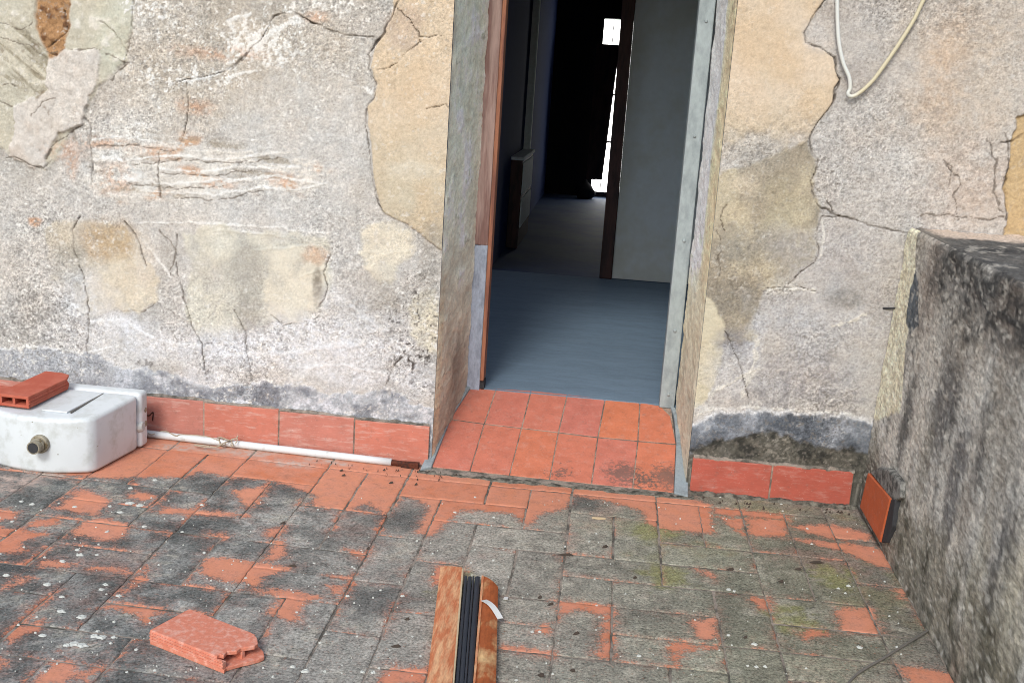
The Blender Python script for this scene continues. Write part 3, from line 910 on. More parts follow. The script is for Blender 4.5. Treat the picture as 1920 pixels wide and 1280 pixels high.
def reveal(xa, xb, left):
    nu, nv = 90, 420
    t = np.tile(np.linspace(0, 1, nu), nv); z = np.repeat(np.linspace(-.02, 2.25, nv), nu)
    y = WY + .0 + t * (FY - WY)
    f1 = fbm(y * .7, z * .4, 12, 5, 201 + left, .6); f2 = fbm(y * .6, z, 14, 4, 203 + left); f3 = fbm(y * .4, z * .8, 60, 3, 205 + left)
    x = xa + t * (xb - xa) + (.004 * f2 + .002 * f3) * (1 if left else -1) * sst(0, .04, t)
    n = len(t)
    if left:
        col = np.tile(alb(218, 214, 198), (n, 1))
        col = mixc(col, alb(228, 228, 218), sst(0, .7, f1) * .8)
        col = mixc(col, alb(190, 182, 166), sst(0.1, .9, -f1 + .3 * f2) * .7)
        col = mixc(col, alb(190, 176, 160), .6 * (1 - sst(.0, .16, t + .05 * f2)) * sst(.9, 1.3, z))
        lowm = 1 - sst(.35, 1.0, z + .15 * f2)
        col = mixc(col, alb(200, 184, 164), .75 * lowm)
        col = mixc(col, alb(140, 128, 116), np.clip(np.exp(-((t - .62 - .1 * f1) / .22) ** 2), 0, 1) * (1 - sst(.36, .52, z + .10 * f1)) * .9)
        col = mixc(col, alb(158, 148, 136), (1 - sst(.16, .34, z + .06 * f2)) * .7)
        col = mixc(col, alb(214, 194, 166), .8 * (1 - sst(.1, .2, t + .03 * f2)) * (1 - sst(.55, .8, z)))
    else:
        col = np.tile(alb(218, 208, 186), (n, 1))
        whm = sst(.40, .50, t + .10 * f1 + .05 * f2) * sst(.55, .95, z + .1 * f2)
        col = mixc(col, alb(232, 236, 230), whm)
        col = mixc(col, alb(222, 196, 160), (1 - sst(.25, .45, t + .06 * f1)) * sst(.5, .8, z) * .85)
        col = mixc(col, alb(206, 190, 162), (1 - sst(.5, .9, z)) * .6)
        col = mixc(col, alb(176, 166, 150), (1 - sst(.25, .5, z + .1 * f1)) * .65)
        col = mixc(col, alb(226, 216, 194), sst(.1, .6, f1) * (1 - sst(.3, .5, z)) * .6)
    col = mixc(col, alb(96, 88, 80), sst(.5, .7, f3 * .6 + f2 * .5) * .5)
    return link('reveal', grid_mesh('reveal', np.stack([x, y, z], 1), nu, nv, {'Col': np.clip(col * np.array([1.50, 1.62, 1.62]) * np.clip(1 + .14 * f2 + .12 * f3, .5, 1.3)[:, None], .01, .84), 'Grain': np.full(n, .8)}), MAT['jamb'], house)


reveal(XL + .001, -.512, 1)
reveal(XR - .001, .3165, 0)

# door frame: weathered board with an orange edge at the left, riveted metal at the right
fr = empty('door_frame', (-.47, FY, .17)); fr.parent = house; fr.location = Vector((-.47, FY, .17)) - house.location
b = MB(); b.box(-.56, -.462, FY, FY + .05, .74, 2.2); o = b.build('frame_board', MAT['wood'], fr, .004)
b = MB()
b.prism([(-.56, FY + .002, .13), (-.462, FY + .002, .13), (-.462, FY + .002, .739), (-.476, FY + .002, .77), (-.49, FY + .002, .739), (-.56, FY + .002, .739)], (0, .045, 0))
o = b.build('frame_board', MAT['bluep'], fr, .003)
o['label'] = 'lower board stripped to blue-grey paint'
b = MB(); b.box(-.4615, -.4465, FY - .004, FY + .07, .20, 2.2)
me = b.mesh('edge_strip', .003); o = link('edge_strip', me, MAT['woodo'], fr)
b = MB(); b.box(-.4615, -.444, FY + .01, FY + .06, .13, .199); o = b.build('edge_strip', MAT['dark'], fr)
ms = empty('door_frame', (.28, FY, .17)); ms.parent = house; ms.location = Vector((.28, FY, .17)) - house.location
b = MB(); b.box(.252, .3105, FY - .012, FY + .06, .158, 2.2); o = b.build('metal_strip', MAT['galv'], ms, .004)
for zz in (.215, .47, .82, 1.21, 1.62, 1.98):
    b = MB(); b.tube([(.283, FY - .011, zz), (.283, FY - .016, zz), (.283, FY - .018, zz)], [.007, .006, .003], 8); b.build('rivet', MAT['galv'], ms)

# sloping doorstep
SP0, SP1 = (3.745, .012), (4.275, .165)
SLOPE = (SP1[1] - SP0[1]) / (SP1[0] - SP0[0])
SN = np.array([0, -SLOPE, 1.0]); SN /= np.linalg.norm(SN)
SPt = lambda px, py, up=0.0: PL(px, py, SN, np.array([0, SP0[0], SP0[1]]) + SN * up)
step = MB()
prof = [(3.685, -.02), (3.69, .002), (3.735, .006), (4.33, .162), (4.33, -.02)]
step.prism([(-.585, y, z) for y, z in prof], (.945, 0, 0))
me = step.mesh('doorstep'); doorstep = link('doorstep', me, MAT['mortar'], house)
back = [(881, 727), (931, 728), (996, 732), (1064, 739), (1135, 747), (1200, 754), (1258, 764)]
mid = [(843, 786), (908, 795), (978, 803), (1047, 811), (1121, 820), (1196, 827), (1268, 833)]
front = [(808, 876), (881, 884), (955, 892), (1030, 900), (1109, 908), (1186, 916), (1264, 925)]
rnd = random.Random(4)
b = MB(); b.prism([SPt(*p) - SN * .012 for p in ((882, 728), (1258, 764), (1267, 833), (1263, 924), (809, 876), (844, 786))], SN * .0123); b.build('pointing', MAT['bed'], doorstep)
for ra, rb in ((back, mid), (mid, front)):
    for i in range(6):
        q = [SPt(*ra[i]), SPt(*ra[i + 1]), SPt(*rb[i + 1]), SPt(*rb[i])]
        c = sum(q) / 4
        q = [p + (c - p) / np.linalg.norm(c - p) * .0042 for p in q]
        if ra is back and i == 5:
            q = [q[0], q[0] * .35 + q[1] * .65, q[1] * .75 + q[2] * .25 + np.array([-.006, 0, 0]), q[2], q[3]]
        t = rnd.uniform(-.001, .001)
        b = MB(); b.prism([p + SN * (t - .010) for p in q][::-1], SN * .012)
        o = b.build('tile', MAT['clay2'], doorstep, .0022)
for pl, up in (([(788, 884), (810, 879), (845, 786), (884, 727), (872, 727), (832, 788)], .012), ([(1263, 927), (1290, 934), (1290, 850), (1276, 800), (1266, 768), (1256, 764), (1263, 782), (1268, 833)], .010)):
    b = MB(); b.prism([SPt(*p) - SN * .03 for p in pl], SN * (.03 + up))
    me = b.mesh('cement_fillet', .004); rough_up(me, .002, 40); link('cement_fillet', me, MAT['cement'], doorstep)

# skirting tiles along the wall
sk0 = lambda x: float(FZ(x))


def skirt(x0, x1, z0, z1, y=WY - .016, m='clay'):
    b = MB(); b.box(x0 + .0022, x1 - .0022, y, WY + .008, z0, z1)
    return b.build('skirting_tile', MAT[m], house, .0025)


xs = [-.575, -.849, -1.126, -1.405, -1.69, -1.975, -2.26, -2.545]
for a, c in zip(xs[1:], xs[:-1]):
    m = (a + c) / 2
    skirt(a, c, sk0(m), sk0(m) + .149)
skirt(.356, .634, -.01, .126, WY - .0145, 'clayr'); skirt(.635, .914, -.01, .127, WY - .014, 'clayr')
b = MB(); b.prism([(-2.55, WY - .0145, sk0(-2.55) + .002), (-.577, WY - .0145, .002), (-.577, WY - .0145, .149), (-2.55, WY - .0145, sk0(-2.55) + .149)], (0, .018, 0)); b.build('pointing', MAT['bed'], house)
b = MB(); b.box(.358, .912, WY - .0125, WY + .004, -.01, .124); b.build('pointing', MAT['bed'], house)
# cement bedding above and beneath the skirting
b = MB()
n = 80
for x0, x1, zt, sl in ((-2.6, -.577, .149, 1), (.36, .915, .126, 0)):
    n = 220
    X_ = np.linspace(x0, x1, n + 1)
    h1 = .007 + .006 * fbm(X_, X_ * 0, 30, 4, 911); w1 = .0125 + .003 * fbm(X_, X_ * 0, 45, 3, 913)
    vs = []
    for i in range(n + 1):
        z = zt + (sk0(X_[i]) if sl else 0)
        vs += [(X_[i], WY - w1[i], z - .003), (X_[i], WY - w1[i], z + .3 * h1[i]), (X_[i], WY - .006, z + max(.001, h1[i])), (X_[i], WY + .008, z + max(.001, h1[i]))]
    b.add(vs, [(i * 4 + k, i * 4 + k + 1, i * 4 + 5 + k, i * 4 + 4 + k) for i in range(n) for k in range(3)])
o = b.build('bedding_mortar', MAT['mortar'], house); o['kind'] = 'stuff'

# ------------------------------------------------------------------ rooms behind the door
ZI = .165
b = MB(); b.box(-1.7, 1.7, 4.26, 7.06, -.05, ZI); b.build('interior_floor', MAT['screed'], house)
b = MB(); b.box(-1.7, 1.7, 7.06, 12.6, -.05, ZI - .004); b.build('interior_floor', simple_mat('shaded_inner_floor', alb(70, 92, 122), .14, 20, alb(40, 70, 120), 2.2, .4, .6, rough=.7, stretch=(1, 1, 1)), house)  # darker, bluer copy of the screed: corridor shade put into its colour
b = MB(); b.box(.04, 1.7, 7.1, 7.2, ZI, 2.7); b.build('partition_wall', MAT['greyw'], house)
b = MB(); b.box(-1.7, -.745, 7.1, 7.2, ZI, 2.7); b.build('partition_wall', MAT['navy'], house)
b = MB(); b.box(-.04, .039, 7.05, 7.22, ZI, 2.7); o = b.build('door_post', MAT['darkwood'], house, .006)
for q in ((4.2, 4.7, ZI - .1, 2.7), (6.7, 7.2, ZI - .1, 2.7), (4.7, 6.7, ZI - .1, .9), (4.7, 6.7, 2.4, 2.7)):      # side wall with an unseen opening, added to brighten the room
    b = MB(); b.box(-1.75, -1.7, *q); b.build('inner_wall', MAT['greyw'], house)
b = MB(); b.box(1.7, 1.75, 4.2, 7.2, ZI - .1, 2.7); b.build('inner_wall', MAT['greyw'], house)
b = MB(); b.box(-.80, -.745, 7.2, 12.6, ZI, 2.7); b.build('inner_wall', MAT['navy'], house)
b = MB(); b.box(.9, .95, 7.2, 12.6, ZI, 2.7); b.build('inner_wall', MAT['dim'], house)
b = MB(); b.box(-.745, -.692, 9.06, 9.14, ZI, 2.7); b.build('corner_highlight', MAT['cab'], house)  # pale strip standing in for a bright highlight on the corner
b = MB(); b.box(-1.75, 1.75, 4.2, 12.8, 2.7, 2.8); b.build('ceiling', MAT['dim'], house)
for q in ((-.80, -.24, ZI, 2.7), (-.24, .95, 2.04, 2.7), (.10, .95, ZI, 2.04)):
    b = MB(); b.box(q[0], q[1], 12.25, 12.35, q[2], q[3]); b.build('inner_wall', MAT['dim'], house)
win = empty('window'); win.parent = house; win.location = Vector((-.07, 12.3, ZI)) - house.location
b = MB(); b.box(-.24, .10, 12.30, 12.31, ZI + .05, 2.03); b.build('pane', MAT['pane'], win)
b = MB(); b.box(-.24, .10, 12.27, 12.299, ZI, ZI + .055); b.box(-.145, -.135, 12.285, 12.299, ZI + .055, 2.03)
for zz in (.75, 1.25, 1.7): b.box(-.135, .10, 12.285, 12.299, zz, zz + .02)
b.build('glazing_bar', MAT['darkwood'], win)
b = MB(); b.prism([(-.30, 12.2, .355), (-.128, 12.2, .355), (-.058, 12.2, 1.775), (-.30, 12.2, 1.775)], (0, .03, 0)); b.build('shutter', MAT['darkwood'], win)

cabinet = empty('cabinet', (-.70, 8.2, ZI), 'dim pale-blue panelled cabinet standing against the dark wall deep inside the doorway', 'cabinet')
b = MB(); b.box(-.744, -.66, 8.05, 9.0, ZI, .80); b.build('body', MAT['darkwood'], cabinet, .004)
b = MB(); b.box(-.744, -.650, 8.03, 9.02, .801, .825); b.build('top', MAT['cab'], cabinet, .004)
for z0, z1 in ((.55, .78), (.31, .52)):
    b = MB(); b.box(-.662, -.652, 8.1, 8.95, z0, z1); b.build('panel', MAT['cab'], cabinet, .003)
b = MB()
for k in range(9):
    t = k / 8; r = .10 * math.sin(math.pi * min(1, .22 + .85 * t)) + .012
    b.v += [(-.30 + r * math.cos(q) * (1 + .15 * math.sin(3 * q + k)), 12.05 + r * .8 * math.sin(q), ZI - .003 + .2 * t) for q in [2 * math.pi * j / 12 for j in range(12)]]
for k in range(8):
    for j in range(12): b.face((k * 12 + j, k * 12 + (j + 1) % 12, k * 12 + 12 + (j + 1) % 12, k * 12 + 12 + j))
b.face(tuple(range(12))[::-1]); b.face(tuple(range(96, 108)))
o = b.build('sack', MAT['dim'], None, smooth=True)
props(o, 'small dark sack on the inner floor before the bright slit of the far window', 'sack')

# ================================================================== parapet wall at the right
PX = lambda z: .944 + .033 * z
ppoint = lambda px, py: PL(px, py, (1, 0, -.033), (.944, 3.5, 0))
PP = lambda pts: [tuple(ppoint(*p)[[1, 2]]) for p in pts]
PTOP = .985
parapet = empty('parapet_wall', (1.2, 2.6, 0), 'low terrace parapet wall of grey render streaked black with mould', 'wall')
ys = axis(-2.5, WY - .004, 1.7, WY - .004, .0055, .08)
zs = np.linspace(-.02, PTOP, 200)
Y, Z = np.meshgrid(ys, zs); y = Y.ravel(); z = Z.ravel()
s1 = fbm(y, z * .22, 7, 5, 301, .55); s2 = fbm(y * .6, z * .3, 24, 4, 302); g2 = fbm(y, z, 14, 4, 303); g3 = fbm(y * .5, z, 55, 3, 304); g1 = fbm(y, z, 2.6, 4, 305)
col = np.tile(alb(190, 187, 180), (len(y), 1))
col = mixc(col, alb(206, 201, 191), sst(-.1, .8, -s1 + .4 * g2) * .8)
col = mixc(col, alb(104, 103, 101), sst(.0, .85, s1 + .35 * s2 + .25 * g3))


def pb(cx, cy, ry, rz, sh=.6, w=0):
    c = ppoint(cx, cy)
    return 1 - sst(1 - sh, 1 + sh, np.hypot((y - c[1]) / ry, (z - c[2]) / rz) + w)


for (a, c, m) in [((1745, 520, .10, .16), (134, 118, 106), .6), ((1800, 640, .16, .10), (152, 146, 136), .7), ((1770, 760, .10, .16), (72, 72, 74), .75), ((1700, 780, .05, .12), (66, 66, 66), .8),
                  ((1850, 830, .07, .14), (150, 146, 138), .7), ((1735, 860, .05, .1), (142, 138, 128), .6), ((1790, 900, .06, .13), (80, 80, 84), .75), ((1835, 870, .03, .12), (74, 74, 78), .6),
                  ((1810, 960, .05, .10), (152, 146, 138), .7), ((1890, 700, .1, .16), (156, 150, 140), .6), ((1890, 1150, .12, .16), (178, 172, 154), .8), ((1830, 1080, .05, .12), (172, 166, 150), .7),
                  ((1870, 1060, .03, .18), (76, 76, 78), .7), ((1850, 1230, .05, .1), (88, 86, 78), .6), ((1905, 560, .16, .12), (140, 124, 110), .6), ((1880, 880, .05, .2), (160, 154, 144), .6)]:
    col = mixc(col, alb(*c), m * pb(*a, .6, .5 * s1 + .3 * g2 + .25 * g3))
# olive algae near the floor
base = 1 - sst(.12, .34, z + .10 * g2 - .08 * g1)
col = mixc(col, alb(104, 98, 80), .7 * base); col = mixc(col, alb(72, 72, 60), base * sst(.0, .6, s2 + .5 * g3) * .7)
# black band along the top, pale where the paint is left by the corner
top = sst(PTOP - .16, PTOP - .05, z + .03 * g2)
top2 = sst(PTOP - .24, PTOP - .10, z + .05 * g2 + .03 * g3)
col = mixc(col, alb(58, 58, 58), top2 * sst(3.55, 3.28, y + .03 * g2) * (.62 + .33 * sst(-.4, .4, g3)))
col = mixc(col, alb(132, 124, 112), top * sst(3.45, 3.6, y) * .5)
p = PP([(1690, 420), (1722, 420), (1716, 470), (1716, 520), (1706, 600), (1697, 660), (1692, 740), (1688, 770), (1640, 790), (1640, 600)])
m = sst(-.006, .006, sdf(y, z, p) + .006 * g3 + .006 * g2)
col = mixc(col, alb(232, 224, 198), m * .95)
p = PP([(1716, 508), (1722, 540), (1722, 610), (1706, 625), (1698, 600), (1706, 545)])
col = mixc(col, alb(92, 98, 104), sst(-.004, .004, sdf(y, z, p) + .004 * g3))
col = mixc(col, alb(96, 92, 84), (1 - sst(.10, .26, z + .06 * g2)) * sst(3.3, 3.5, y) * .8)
ga = fbm(y * .42, z, 75, 2, 320); gb = fbm(y * .42, z, 140, 1, 321); gd = fbm(y * .5, z * .8, 30, 4, 322, .6)
col = col * np.clip(1 + .30 * ga + .24 * gb + .18 * gd + .07 * np.random.default_rng(3).normal(0, 1, len(y)), .35, 1.7)[:, None]
col = mixc(col, alb(70, 69, 66), .6 * sst(.05, .8, ga * .7 + gb * .5 + .3 * gd))
col = mixc(col, alb(214, 210, 200), .45 * sst(.2, .9, -ga * .7 + .5 * gb - .2 * gd))
dd = .0025 * g2 + .002 * g3 + .001 * s2 + .0012 * ga
rnd_top = np.clip((z - (PTOP - .018)) / .018, 0, 1)
P = np.stack([PX(z) - dd + .010 * rnd_top ** 2.2, y, z], 1)
me = grid_mesh('rendered_face', P, len(ys), len(zs), {'Col': np.clip(col * np.array([1.40, 1.38, 1.34]), .01, .8), 'Grain': np.full(len(y), 1.0)})
link('rendered_face', me, MAT['mould'], parapet)
# its top
xs_ = np.linspace(PX(PTOP) + .008, 1.62, 110)
X, Y = np.meshgrid(xs_, ys[::2] if (len(ys) % 2) else np.append(ys[::2], ys[-1])); nx = len(xs_); ny = len(X)
x = X.ravel(); y = Y.ravel()
g2 = fbm(x, y, 12, 4, 310); g3 = fbm(x, y, 50, 3, 311)
g4 = fbm(x * .6, y * .5, 60, 3, 313)
col = np.tile(alb(104, 102, 98), (len(x), 1)) * np.clip(1 + .35 * g4 + .2 * g3, .4, 1.6)[:, None]
col = mixc(col, alb(66, 66, 66), sst(-.3, .5, fbm(x * .5, y * 1.6, 9, 4, 312) + .4 * g3) * .8)
col = mixc(col, alb(176, 170, 158), sst(.4, .9, -g2 + .8 * g4) * .8)
far = sst(3.52, 3.60, y + .03 * g2 + .03 * g4)
col = mixc(col, alb(222, 202, 182), far * sst(.99, 1.06, x + .03 * g2) * .95)  # strip by the wall painted paler as a sunlit ledge
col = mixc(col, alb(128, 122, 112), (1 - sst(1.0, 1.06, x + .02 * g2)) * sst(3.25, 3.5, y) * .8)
P = np.stack([x, y, PTOP - .002 + .004 * g2 + .003 * g3 - .006 * sst(.02, 0, x - xs_[0])], 1)
link('parapet_top', grid_mesh('parapet_top', P, nx, ny, {'Col': np.clip(col, .01, .8), 'Grain': np.full(len(x), 1.2)}), MAT['mould'], parapet)
b = MB(); b.box(1.04, 1.62, -2.5, WY - .006, -.05, PTOP - .03); b.build('core', MAT['mortar'], parapet)
# one skirting tile and a lump of mortar in the corner
fx = PX(.08) - .016
q = [WL2 for WL2 in (PL(1612, 950, (1, 0, 0), (fx, 0, 0)), PL(1649, 1016, (1, 0, 0), (fx, 0, 0)), PL(1668, 934, (1, 0, 0), (fx, 0, 0)), PL(1627, 886, (1, 0, 0), (fx, 0, 0)))]
b = MB(); b.prism(q, (.012, 0, 0)); b.build('skirting_tile', clay_mat('bright_terracotta', alb(206, 104, 62), alb(206, 104, 62), .12, .4), parapet, .0025)
b = MB()
lp = [(1630, 884), (1646, 872), (1668, 878), (1686, 905), (1684, 932), (1672, 940)]
b.prism([PL(*p_, (1, 0, 0), (fx + .002, 0, 0)) for p_ in lp], (.03, 0, 0))
me = b.mesh('mortar_and_tile_end', .008, 4); rough_up(me, .006, 34); link('mortar_and_tile_end', me, MAT['lump'], parapet)
b = MB()  # dark wedge standing as the tile's near side
lp = [(1651, 1016), (1669, 936), (1679, 934), (1672, 985), (1661, 1017)]
b.prism([PL(*p_, (1, 0, 0), (fx + .004, 0, 0)) for p_ in lp], (.03, 0, 0))
me = b.mesh('mortar_and_tile_end', .004, 2); rough_up(me, .002, 30); link('mortar_and_tile_end', me, MAT['dark'], parapet)

# ================================================================== terrace floor, tile by tile
b = MB(); b.prism([(x_, -6, z_) for x_, z_ in ((-4.5, -.16), (.985, -.16), (.985, -.0022), (-.575, -.0022), (-4.5, -.0022 + float(FZ(-4.5))))], (0, 6 + WY, 0))
floor_ = b.build('terrace_floor', MAT['mortar'])
props(floor_, 'terrace floor of old terracotta tiles under grey lichen and moss', kind='structure')
W_ = .1435
xl = [-.05 + W_ * k for k in range(-16, 7)] + [.945]
yl = [1.49, 1.635, 1.78, 1.925, 2.07, 2.2165, 2.36, 2.51, 2.65, 2.805, 2.97, 3.12, 3.28, 3.455, 3.63, 3.765]
NU, NV = len(xl) - 1, len(yl) - 1
B0 = 6                                                        # row index of y = 2.36
fixed = [(0, 1, 'V'), (-2, 1, 'H'), (1, 2, 'H'), (1, 3, 'H'), (3, 2, 'V'), (2, 5, 'H'), (-8, 7, 'H'), (-3, 4, 'V'), (-10, 6, 'V'), (-9, 6, 'V'), (-6, 6, 'V'), (-5, 6, 'V'), (-4, 7, 'H'), (-2, 7, 'S'),
         (-1, 6, 'V'), (0, 7, 'H'), (2, 6, 'V'), (3, 6, 'V'), (4, 6, 'V'), (5, 6, 'V'), (-11, 4, 'H'), (-12, 6, 'V'), (-11, 6, 'V'), (4, 2, 'H'), (4, 3, 'H')]
occ = {}
dom = []


def place(u, v, k):
    w, h = (2, 1) if k == 'H' else (1, 2) if k == 'V' else (1, 1)
    cs = [(u + i, v + j) for i in range(w) for j in range(h)]
    if any(c in occ or c[0] < 0 or c[1] < 0 or c[0] >= NU or c[1] >= NV for c in cs): return False
    for c in cs: occ[c] = 1
    dom.append((u, v, w, h)); return True


for u, v, k in fixed: place(u + 16, v + B0, k)
for u in range(0, NU, 2): place(u, NV - 1, 'H')
rnd = random.Random(11)
for v in range(NV - 1, -1, -1):
    for u in range(NU):
        if (u, v) in occ: continue
        # basket-like drift: vertical pairs and horizontal pairs alternate
        pref = ['V', 'H'] if ((u // 2 + v // 2) % 2 == 0) ^ (rnd.random() < .2) else ['H', 'V']
        done_ = False
        for k in pref:
            if place(u, v - 1 if k == 'V' else v, k): done_ = True; break
        if not done_: place(u, v, 'S')

FP = lambda pts: [tuple(FL(*p)[:2]) for p in pts]
BARE = [FP(p) for p in [
    [(-40, 850), (150, 790), (800, 880), (1270, 928), (1332, 945), (1337, 1000), (1240, 990), (1210, 978), (1205, 957), (1130, 936), (1075, 926), (1065, 945), (1050, 955), (1012, 962), (992, 985), (960, 961), (892, 957), (862, 957), (834, 982), (806, 1006), (783, 998), (806, 950), (775, 934), (756, 931), (722, 966), (690, 942), (656, 956), (600, 951), (585, 940), (592, 928), (515, 902), (431, 894), (371, 884), (345, 894), (185, 896), (60, 884)],
    [(150, 915), (182, 925), (207, 935), (200, 947), (181, 967), (105, 953), (130, 935)], [(158, 977), (185, 970), (205, 974), (251, 985), (226, 1008), (195, 1012), (136, 1000)],
    [(-10, 952), (35, 960), (25, 972), (-10, 978)], [(58, 976), (110, 971), (106, 986), (58, 986)], [(-10, 987), (40, 992), (90, 1000), (40, 1014), (45, 1033), (-10, 1036)], [(78, 1049), (146, 1058), (126, 1063), (68, 1061)], [(172, 1060), (238, 1068), (244, 1077), (175, 1066)],
    [(228, 1114), (278, 1056), (272, 1085)], [(300, 949), (380, 956), (470, 966), (440, 968), (300, 961)], [(436, 918), (508, 912), (484, 940), (462, 955), (452, 935)], [(262, 920), (292, 930), (268, 937), (233, 930)], [(388, 999), (432, 1004), (424, 1012)], [(494, 996), (538, 984), (520, 1009), (498, 1003)], [(522, 1010), (533, 1012), (532, 1046), (496, 1050)],
    [(384, 1049), (420, 1046), (505, 1058), (548, 1062), (522, 1073), (500, 1080), (480, 1096), (400, 1085), (372, 1076)], [(455, 1104), (540, 1107), (616, 1121), (568, 1126), (560, 1166), (500, 1150), (532, 1116)],
    [(178, 1141), (225, 1131), (262, 1130), (304, 1138), (272, 1168), (258, 1150), (215, 1140)], [(-5, 1190), (35, 1172), (80, 1160), (76, 1180), (24, 1196)], [(-5, 1108), (34, 1080), (72, 1085), (34, 1090)], [(108, 1104), (106, 1113), (62, 1150), (30, 1180), (16, 1180), (72, 1130)],
    [(74, 1270), (95, 1238), (132, 1234), (142, 1248), (122, 1284), (70, 1284)], [(140, 1263), (190, 1244), (196, 1258), (150, 1271)], [(-6, 1230), (18, 1240), (-6, 1250)], [(712, 1284), (728, 1249), (802, 1254), (792, 1284)], [(648, 1030), (694, 1034), (682, 1049)], [(618, 1099), (648, 1101), (646, 1114), (624, 1112)],
    [(1049, 1124), (1149, 1136), (1149, 1236), (1113, 1226), (1126, 1218), (1132, 1152), (1085, 1141), (1062, 1152), (1047, 1146)], [(1001, 1183), (1020, 1170), (1032, 1168), (1028, 1187)], [(938, 1208), (1038, 1220), (1038, 1231), (938, 1215)], [(1568, 1140), (1632, 1140), (1652, 1182), (1642, 1189), (1578, 1182)], [(1500, 1183), (1535, 1179), (1550, 1190), (1508, 1195)],
    [(1298, 1166), (1340, 1160), (1344, 1198), (1308, 1196)], [(1255, 1203), (1345, 1213), (1278, 1219), (1271, 1244), (1258, 1236)], [(1408, 1120), (1442, 1120), (1444, 1143), (1425, 1140)], [(1308, 1066), (1338, 1075), (1336, 1087)], [(1400, 971), (1474, 975), (1472, 1006), (1406, 1004)], [(1352, 968), (1392, 972), (1396, 1002), (1372, 988)],
    [(1480, 1008), (1600, 1020), (1662, 1030), (1677, 1068), (1650, 1062), (1580, 1032)], [(1676, 1104), (1700, 1106), (1690, 1121)], [(1688, 1248), (1795, 1262), (1810, 1284), (1706, 1284)], [(818, 1059), (872, 1062), (852, 1092), (812, 1092)], [(1478, 985), (1560, 984), (1625, 1000), (1642, 1012), (1560, 1010)], [(1335, 950), (1480, 966), (1478, 974), (1338, 962)]]]
LIMEP = [(FL(*p)[:2], r) for p, r in (((470, 848), .16), ((540, 868), .14), ((400, 840), .14), ((600, 862), .10), ((30, 900), .14), ((90, 890), .10), ((0, 915), .1), ((330, 838), .1), ((640, 870), .06))]
PINK = [(FL(*p)[:2], a) for p, a in (((1000, 1190), .22), ((1200, 1235), .26), ((1600, 1220), .26), ((650, 1200), .25), ((900, 960), .18), ((80, 1020), .3), ((200, 1250), .3), ((500, 1230), .2), ((1300, 1200), .14), ((1060, 1260), .2), ((860, 1010), .12), ((1720, 1250), .2))]
CC = [(-2.4, (128, 128, 124)), (-1.5, (130, 130, 126)), (-1.1, (142, 141, 137)), (-.7, (158, 154, 147)), (-.3, (161, 155, 145)), (.1, (151, 147, 134)), (.4, (138, 136, 120)), (.7, (134, 131, 115)), (.95, (128, 122, 113))]
CCX = [c[0] for c in CC]; CCV = np.array([lin(c[1]) / KE for c in CC])
JC = [(u, v) for u in xl for v in yl]


